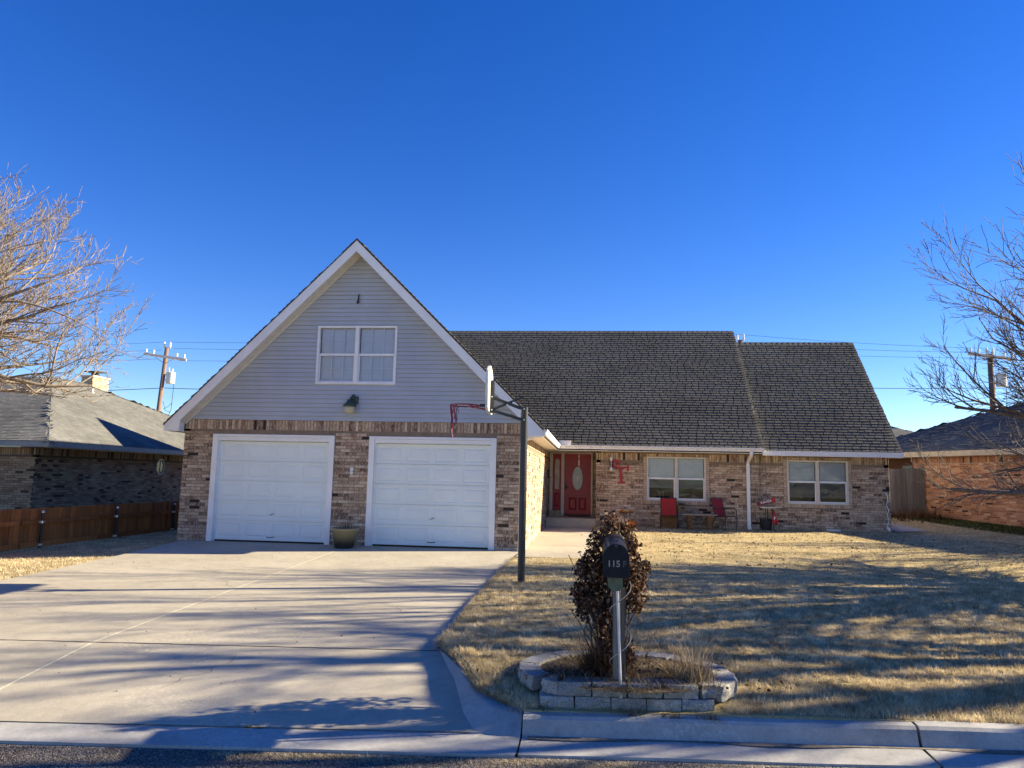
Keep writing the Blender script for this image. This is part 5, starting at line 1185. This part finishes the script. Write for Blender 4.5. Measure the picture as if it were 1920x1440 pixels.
q = MB(); q.box((2.20, 23.47, gz_), (2.68, 23.70, .60)); tag(q.build('wooden_crate', 'box_wood', bevel=.008), 'brown plywood box behind the chair under the left window', 'box')
q = MB(); q.tube([(2.92, 23.12, gz_), (3.0, 23.1, .35), (2.98, 23.12, .56)], .012, 6); q.tube([(3.0, 23.1, .35), (2.88, 23.14, .5)], .008, 6); tag(q.build('cane', 'blackm'), 'thin dark stick leaning at the left end of the bench', 'stick')
q = MB(); q.box((2.72, 23.62, .86), (2.98, 23.80, .875)); q.box((2.8, 23.70, .76), (2.93, 23.80, .80)); q.box((2.74, 23.62, .875), (2.9, 23.78, .93)); tag(q.build('wall_shelf', 'blackm'), 'small black shelf right of the left red chair', 'shelf')
# plant stand of gourds
ST = tag(empty('plant_stand', (1.12, 23.3, gz_)), 'black metal stand with curved legs left of the pumpkin', 'stand')
q = MB(); q.lathe([(.20, 0), (.235, .01), (.24, .05), (.225, .05), (.215, .02)], (1.12, 23.3, .60), 24); o = q.build('tray', plain('rusty tray', (.16, .06, .03), .6)); local(o, ST)
for a_ in (20, 140, 260):
    q = MB(); ca, sa = math.cos(R(a_)), math.sin(R(a_)); q.tube([(1.12+.12*ca, 23.3+.12*sa, .60), (1.12+.06*ca, 23.3+.06*sa, .40), (1.12+.17*ca, 23.3+.17*sa, gz_)], .011, 6); o = q.build('leg', 'black'); local(o, ST)
q = MB(); q.tube([(1.12+.075*math.cos(a_), 23.3+.075*math.sin(a_), .38) for a_ in np.linspace(0, 6.283, 16)], .007, 5); o = q.build('ring', 'black'); local(o, ST)
gd = [(-.16, -.03, .055, 'orange', 'small orange gourd at the left of the stand tray'), (-.07, -.10, .045, 'yellow', 'yellow gourd, left of the two front ones in the tray'), (.03, -.11, .043, 'yellow', 'yellow gourd, right of the two front ones in the tray'), (.12, -.04, .048, 'orange', 'orange gourd at the right of the stand tray')]
for dx, dy, r_, m_, lb in gd:
    q = MB(); q.lathe([(.01, 0), (r_*.75, r_*.15), (r_, r_*.7), (r_*.8, r_*1.3), (.01, r_*1.45)], (1.12+dx, 23.3+dy, .625), 14); tag(q.build('gourd', m_, smooth=True), lb, 'gourd', 'gourds on the black stand')
def pumpkin(cx_, cy_, z, r_, h, label):
    V = []; F = []; K, Lr = 40, 12
    for j in range(Lr+1):
        ph = math.pi*j/Lr
        for i in range(K):
            th = 2*math.pi*i/K; rib = 1-.07*abs(math.cos(5*th)); rr = r_*math.sin(ph)**.8*rib; V.append((cx_+rr*math.cos(th), cy_+rr*math.sin(th), z+h/2-h/2*math.cos(ph)*(1-.12*math.exp(-((math.sin(ph))*4)**2))))
    for j in range(Lr):
        for i in range(K): F.append((j*K+i, j*K+(i+1) % K, (j+1)*K+(i+1) % K, (j+1)*K+i))
    P = tag(empty('pumpkin', (cx_, cy_, z)), label, 'pumpkin'); q = MB(); q.add(V, F); o = q.build('flesh', 'orange', None, smooth=True); local(o, P)
    q = MB(); q.tube([(cx_, cy_, z+h*.94), (cx_+.01, cy_, z+h*1.05), (cx_+.03, cy_, z+h*1.12)], [.018, .012, .014], 6); o = q.build('stem', plain('pumpkin stem', (.12, .10, .04), .9)); local(o, P)
pumpkin(1.28, 23.02, gz_+.0, .155, .23, 'orange pumpkin on the ground right of the black stand'); pumpkin(.86, 23.1, gz_-.02, .075, .12, 'tiny orange pumpkin left of the black stand behind the vine')
# round side table with the red name board and toy
TB = tag(empty('side_table', (5.5, 23.55, gz_)), 'round white topped table on dark legs at the wall corner', 'table')
q = MB(); q.lathe([(.20, 0), (.235, .01), (.24, .03), (.0, .035)], (5.42, 23.62, .845), 24); o = q.build('table_top', 'paper'); local(o, TB)
for x, y in ((-.14, -.1), (.14, -.1), (.0, .15)): q = MB(); q.tube([(5.42+x*.7, 23.62+y*.7, .845), (5.42+x, 23.62+y, gz_)], .014, 6); o = q.build('leg', 'black'); local(o, TB)
q = MB(); q.lathe([(.13, 0), (.17, .18), (.18, .34), (.16, .35)], (5.38, 23.72, gz_), 16); tag(q.build('bucket', plain('dark bucket', (.02, .02, .022), .6)), 'dark bucket under the round table', 'bucket')
NB = tag(empty('name_board', (5.4, 23.5, .95)), 'red board lettered XAVIER leaning on the round table', 'sign')
ang = R(14); U_ = Vector((math.cos(ang), 0, math.sin(ang))); V_ = Vector((-math.sin(ang), 0, math.cos(ang)))
q = MB(); q.fbox((5.08, 23.52, .895), U_, V_, Y_, (0, .56), (0, .13), (0, .02)); o = q.build('board', plain('wine red board', (.16, .012, .035), .5)); local(o, NB)
q = MB(); q.fbox((5.08, 23.515, .895), U_, V_, Y_, (.47, .57), (-.005, .15), (0, .03)); o = q.build('board_end', 'redm'); local(o, NB)
me = put_text('XAVIER', .105, 'paper', NB, (0, 0, 0), (R(90), R(-14), 0), .002); me.location = (5.08+.28*U_.x-.07*math.sin(ang)-5.4, 23.5165-23.5, .895+.28*U_.z+.07-.95)
TY = tag(empty('toy', (5.58, 23.45, .3)), 'red cloth toy hanging at the right of the round table', 'toy')
q = MB(); q.tube([(5.53, 23.42, .80), (5.55, 23.42, .62), (5.56, 23.42, .48), (5.62, 23.42, .36)], [.02, .05, .07, .03], 8); q.tube([(5.56, 23.41, .52), (5.68, 23.41, .46)], [.06, .02], 6); q.tube([(5.56, 23.41, .5), (5.49, 23.41, .40)], [.05, .03], 6); o = q.build('body', 'redm', None, smooth=True); local(o, TY)
q = MB(); q.tube([(5.525, 23.36, .52), (5.555, 23.36, .60)], [.02, .018], 8); o = q.build('belly_patch', 'paper'); local(o, TY)
q = MB(); q.tube([(5.62, 23.42, .36), (5.67, 23.42, gz_)], .01, 6); o = q.build('stick', 'table_wood'); local(o, TY)
q = MB(); q.box((7.17, 23.72, .16), (7.57, 23.90, .25)); tag(q.build('splash_block', plain('white block', (.72, .68, .6), .8), bevel=.006), 'small white concrete block at the foot of the right wing wall', 'block')

# ------------------------------------------------------------ trees
def make_tree(name, loc, label, seed, trunk_h, limbs, limb_len, limb_el, rad0, mt_trunk, mt_twig, depth=4, twig=.0045, upc=.25, kids=(5, 6, 6), lean=(0, 0), dense=1.0, spread=45, group=None, az_range=(0, 360), shoots=0, ratio=.55, wob=.16, zmin=-9):
    rg = random.Random(seed); T = tag(empty(name, loc), label, 'tree', group); tr = MB(); cr = MB()
    def branch(p, d, L, r, lev):
        n = 7 if lev < 2 else 5 if lev < 3 else 4; pts = [p.copy()]; dirs = [d.copy()]; q = p.copy(); dd = d.copy()
        for i in range(n):
            dd = (dd+Vector((rg.gauss(0, wob), rg.gauss(0, wob), rg.gauss(0, wob)+upc*(.35 if lev < 2 else .6)/n*2))).normalized()
            if q.z+dd.z*L/n < zmin: dd = Vector((dd.x, dd.y, abs(dd.z)+.3)).normalized()
            q = q+dd*L/n; pts.append(q.copy()); dirs.append(dd.copy())
        rs_ = [max(twig*.55, r*(1-.82*(i/n))) for i in range(n+1)]
        (tr if lev == 0 else cr).tube(pts, rs_, 8 if lev == 0 else 6 if lev == 1 else 4 if lev == 2 else 3, cap=False)
        if lev >= depth: return
        nk = int(kids[min(lev, len(kids)-1)]*dense*rg.uniform(.8, 1.25))
        for k_ in range(nk):
            t = .18+.82*(k_+rg.random())/nk; idx = min(int(t*n), n-1); f = t*n-idx; pp = pts[idx].lerp(pts[idx+1], min(f, 1)); bd = dirs[idx+1]
            ax = bd.orthogonal().normalized(); ax.rotate(Matrix.Rotation(rg.uniform(0, 2*math.pi), 3, bd)); nd = bd.copy(); nd.rotate(Matrix.Rotation(R(rg.uniform(.6, 1.25)*spread), 3, ax))
            nd = (nd+Vector((0, 0, upc))).normalized(); branch(pp, nd, L*ratio*rg.uniform(.7, 1.25)*(1.15-.45*t), max(twig*.7, rs_[idx]*.55), lev+1)
    top = Vector((lean[0], lean[1], trunk_h)); tp = [Vector((0, 0, -.2)), Vector((lean[0]*.3, lean[1]*.3, trunk_h*.4)), top]
    tr.tube(tp, [rad0*1.35, rad0*1.02, rad0*.9], 12)
    for i in range(limbs):
        az = R(az_range[0]+(az_range[1]-az_range[0])*(i+rg.uniform(-.3, .3))/limbs); el = R(limb_el[0]+(limb_el[1]-limb_el[0])*rg.random())
        d = Vector((math.cos(az)*math.cos(el), math.sin(az)*math.cos(el), math.sin(el))); branch(top-Vector((0, 0, rg.uniform(0, .35)*trunk_h)), d, limb_len*rg.uniform(.8, 1.15), rad0*.5, 1)
    tr.build('trunk', mt_trunk, T, smooth=True); cr.build('crown', mt_twig, T, smooth=True); return T
make_tree('bare_tree', (11.3, 14.3, .1), 'bare grey tree reaching in from the right edge before the orange brick house', 4, 1.9, 24, 4.8, (11, 54), .26, 'bark_dark', 'twig_dark', 4, .0085, .08, (8, 10, 10, 5), spread=34, ratio=.46, wob=.11)
make_tree('bare_tree', (-13.3, 10.4, -.3), 'pale bare tree with dense upswept twigs at the left edge', 8, 3.6, 27, 4.5, (4, 25), .2, 'bark_pale', 'twig_pale', 4, .008, .19, (10, 13, 10, 5), spread=38, az_range=(-130, 110), wob=.15, ratio=.43, zmin=3.1)
make_tree('bare_tree', (13.8, 10.3, 0), 'bare tree standing off the right side of the front lawn', 14, 2.6, 15, 5.6, (2, 74), .40, 'bark_dark', 'twig_dark', 3, .034, .10, (6, 7, 3), spread=34, ratio=.46, wob=.09)
make_tree('bare_tree', (18.5, 21.5, .1), 'bare tree off to the right in the neighbouring yard', 15, 1.8, 12, 4.6, (15, 70), .18, 'bark_dark', 'twig_dark', 3, .03, .15, (7, 12, 6), spread=42, ratio=.45)
make_tree('bare_tree', (31.9, 70, 0), 'small distant bare tree above the roofs by the gate', 21, 2.4, 9, 2.6, (35, 85), .12, 'twig_dark', 'twig_dark', 3, .022, .3, (7, 8), spread=30)
make_tree('bare_tree', (-37, 66, -.3), 'pale distant bare tree between the utility pole and the gable', 23, 2.2, 11, 3.0, (40, 85), .12, 'twig_pale', 'twig_pale', 3, .022, .3, (7, 8), spread=28)
# dead shrub by the gate
q = tag(stalks('dead_shrub', 900, lambda rg: (11.55+rg.normal()*.42, 28.0+rg.normal()*.22), .2, .62, 1.1, 'brush', .010, .5, zf=lambda x, y: .42, rs=7), 'dead brown shrub in front of the grey gate', 'shrub', kind='stuff')

# ------------------------------------------------------------ lawn grass, litter, chips
def blades(name, x, y, z, h, w_, m, lean=.9, rv=None):
    n = len(x); az = RNG.uniform(0, 2*np.pi, n); ln = RNG.uniform(.1, lean, n)*h; px, py = -np.sin(az)*w_, np.cos(az)*w_
    a2 = az+RNG.normal(0, .5, n)
    V = np.stack([np.stack([x-px, y-py, z], 1), np.stack([x+px, y+py, z], 1), np.stack([x+np.cos(a2)*ln, y+np.sin(a2)*ln, z+h*RNG.uniform(.5, 1, n)], 1)], 1).reshape(-1, 3)
    r_ = RNG.random(n) if rv is None else rv
    return fast_mesh(name, V, np.arange(3*n).reshape(n, 3), np.repeat(r_, 3), m)
def lawn_pts(n, y0, y1, xmax, pw):
    u = RNG.random(n); y = (y0**(1-pw)+(y1**(1-pw)-y0**(1-pw))*u)**(1/(1-pw)); xl = xl_right(y); xr = np.minimum(xmax(y), 22); x = xl+(xr-xl)*RNG.random(n)
    yb = y_kerb_back(x); k_ = (y > yb+.005) & (((x-cxr)/(rxx-.02))**2+((y-cyr)/(ryy-.02))**2 > 1) & ~((x > -.4) & (x < 1.06) & (y < 6.35)); return x[k_], y[k_]
x, y = lawn_pts(620000, 5.95, 23.6, lambda y: .62*y+1.2, 1.55)
cl = np.sin(x*9.1+3*np.sin(y*4.3))*np.sin(y*8.3+2*np.sin(x*5.7)); keepm = RNG.random(len(x)) < .72+.28*cl; x, y, cl = x[keepm], y[keepm], cl[keepm]
sc_ = np.clip(y/8, .8, 3); tone = np.clip(.5+.28*np.sin(x*5.3+2.2*np.sin(y*3.1))*np.sin(y*6.1+1.7*np.sin(x*2.9))+RNG.normal(0, .24, len(x)), 0, 1)
edge = np.clip((1.0-(y-y_kerb_back(x)))/1.0, 0, 1)
h = RNG.uniform(.018, .042, len(x))*(1+.3*cl)*(1+.55*edge); wv = .0022*sc_*RNG.uniform(.6, 1.5, len(x))
o = blades('grass', x, y, z_lawn(x, y)-.003, h, wv, 'blade', 1.3, rv=tone); tag(o, 'dormant straw coloured grass of the front lawn', 'grass', kind='stuff')
nt_ = 4600; ty = 6.1+6.5*RNG.random(nt_)**1.4; tx = xl_right(ty)+(.66*ty+1-xl_right(ty))*RNG.random(nt_); m_k = (ty > y_kerb_back(tx)+.02) & (((tx-cxr)/(rxx+.05))**2+((ty-cyr)/(ryy+.05))**2 > 1) & ~((tx > -.45) & (tx < 1.15) & (ty < 6.4)); tx, ty = tx[m_k], ty[m_k]
nb = 34; x = np.repeat(tx, nb)+RNG.normal(0, .022, len(tx)*nb); y = np.repeat(ty, nb)+RNG.normal(0, .022, len(tx)*nb); tv = np.clip(np.repeat(RNG.random(len(tx))*.8, nb)+RNG.normal(0, .15, len(tx)*nb), 0, 1)
o = blades('grass_tufts', x, y, z_lawn(x, y)-.003, RNG.uniform(.03, .078, len(x)), .0024*RNG.uniform(.6, 1.5, len(x)), 'blade', .9, rv=tv); tag(o, 'taller dry tufts in the near part of the lawn', 'grass', kind='stuff')
n = 90000; y = RNG.uniform(8.5, 24, n); x = -8.84-RNG.random(n)*3.4*(1)
o = blades('grass', x, y, z_lawn(x, y)-.003, RNG.uniform(.025, .06, n), .004*RNG.uniform(.6, 1.5, n), 'blade', 1.2); tag(o, 'dry grass strip between the driveway and the cedar fence', 'grass', kind='stuff')
# grass leaning over the driveway and walk edges
n = 26000; y = RNG.uniform(6.0, 15.1, n)**1.0; x = xl_right(y)+RNG.normal(.0, .02, n); n2 = 9000; y2 = RNG.uniform(16.2, 23.6, n2); x = np.concatenate([x, .2+RNG.normal(0, .015, n2)]); y = np.concatenate([y, y2])
o = blades('grass', x, y, z_lawn(x+.05, y)-.045, RNG.uniform(.03, .085, len(x)), .003*RNG.uniform(.6, 1.5, len(x)), 'blade', 1.3, rv=RNG.random(len(x))*.6); tag(o, 'ragged grass edge overhanging the driveway and walk', 'grass', kind='stuff')
n = 30000; t = RNG.random(n)*LEN; v_ = RNG.random(n)**1.5*1.6+.03; x = A.x+dirn.x*t+nrm.x*v_; y = A.y+dirn.y*t+nrm.y*v_
o = blades('grass', x, y, z_lawn(x, y), RNG.uniform(.03, .09, n), .010*RNG.uniform(.6, 1.5, n), 'green_blade', .9); tag(o, 'green winter grass strip along the orange brick wall', 'grass', kind='stuff')
n = 45000; x = RNG.uniform(9.2, 14, n); y = RNG.uniform(19, 28.5, n); o = blades('grass', x, y, z_lawn(x, y)-.003, RNG.uniform(.02, .05, n), .006*RNG.uniform(.6, 1.5, n), 'blade', 1.2); tag(o, 'dry grass between the two houses on the right', 'grass', kind='stuff')
def litter(name, n, xf, yf, zf, size, label):
    x = xf(n); y = yf(n); P = np.stack([x, y, zf(x, y)+size*.35], 1); o = leaf_cloud(name, P, size, 'litter'); return tag(o, label, 'leaves', kind='stuff')
litter('leaf_litter', 650, lambda n: RNG.uniform(.4, 10, n), lambda n: RNG.uniform(14, 23.5, n), lambda x, y: z_lawn(x, y), .035, 'dead leaves scattered on the front lawn')
litter('leaf_litter', 140, lambda n: RNG.uniform(-8.5, -1.6, n), lambda n: 5.9+10.3*RNG.random(n)**1.5, lambda x, y: z_drive(x, y), .014, 'crumbs of leaf and grit scattered on the driveway')
litter('leaf_litter', 500, lambda n: RNG.normal(.35, .45, n), lambda n: RNG.uniform(6.2, 7.1, n), lambda x, y: -.02+0*x, .018, 'dead leaves lying in the planter ring')
litter('leaf_litter', 300, lambda n: RNG.normal(11.6, .9, n), lambda n: RNG.normal(27.3, .5, n), lambda x, y: z_lawn(x, y), .06, 'brown leaves heaped below the dead shrub')
# loose chips along the road edge
n = 42000; x = RNG.uniform(-5.5, 4.5, n); y = 5.49+.09*x-np.abs(RNG.normal(0, .42, n)); s_ = RNG.uniform(.003, .0085, n); a_ = RNG.uniform(0, 6.28, n)
V = np.stack([np.stack([x+s_*np.cos(a_+k_*2.094)*1.3, y+s_*np.sin(a_+k_*2.094), np.full(n, -.372)], 1) for k_ in range(3)]+[np.stack([x, y, -.37+s_*.9], 1)], 1).reshape(-1, 3)
b4 = np.arange(n)*4; F = np.concatenate([np.stack([b4, b4+1, b4+3], 1), np.stack([b4+1, b4+2, b4+3], 1), np.stack([b4+2, b4, b4+3], 1)])
o = fast_mesh('gravel', V, F, np.repeat(RNG.random(n), 4), 'pebble'); tag(o, 'loose grey stone chips along the street edge', 'gravel', kind='stuff')
n = 5000; x = np.concatenate([RNG.uniform(-2.6, .3, n), RNG.uniform(-.2, .4, 600)]); y = 5.47+.09*x-np.abs(RNG.normal(0, .06, len(x)))
o = blades('grass', x, y, np.full(len(x), -.372), RNG.uniform(.008, .03, len(x)), .002*RNG.uniform(.6, 1.4, len(x)), 'blade', 2.5); tag(o, 'dry clippings gathered along the gutter edge', 'clippings', kind='stuff')
n = 160; x = -2.55+RNG.normal(0, .05, n); y = 5.66+RNG.normal(0, .012, n); o = blades('grass', x, y, np.full(n, -.335), RNG.uniform(.01, .03, n), np.full(n, .002), 'green_blade', 1.5); tag(o, 'little tuft of grass in the driveway joint', 'grass', kind='stuff')
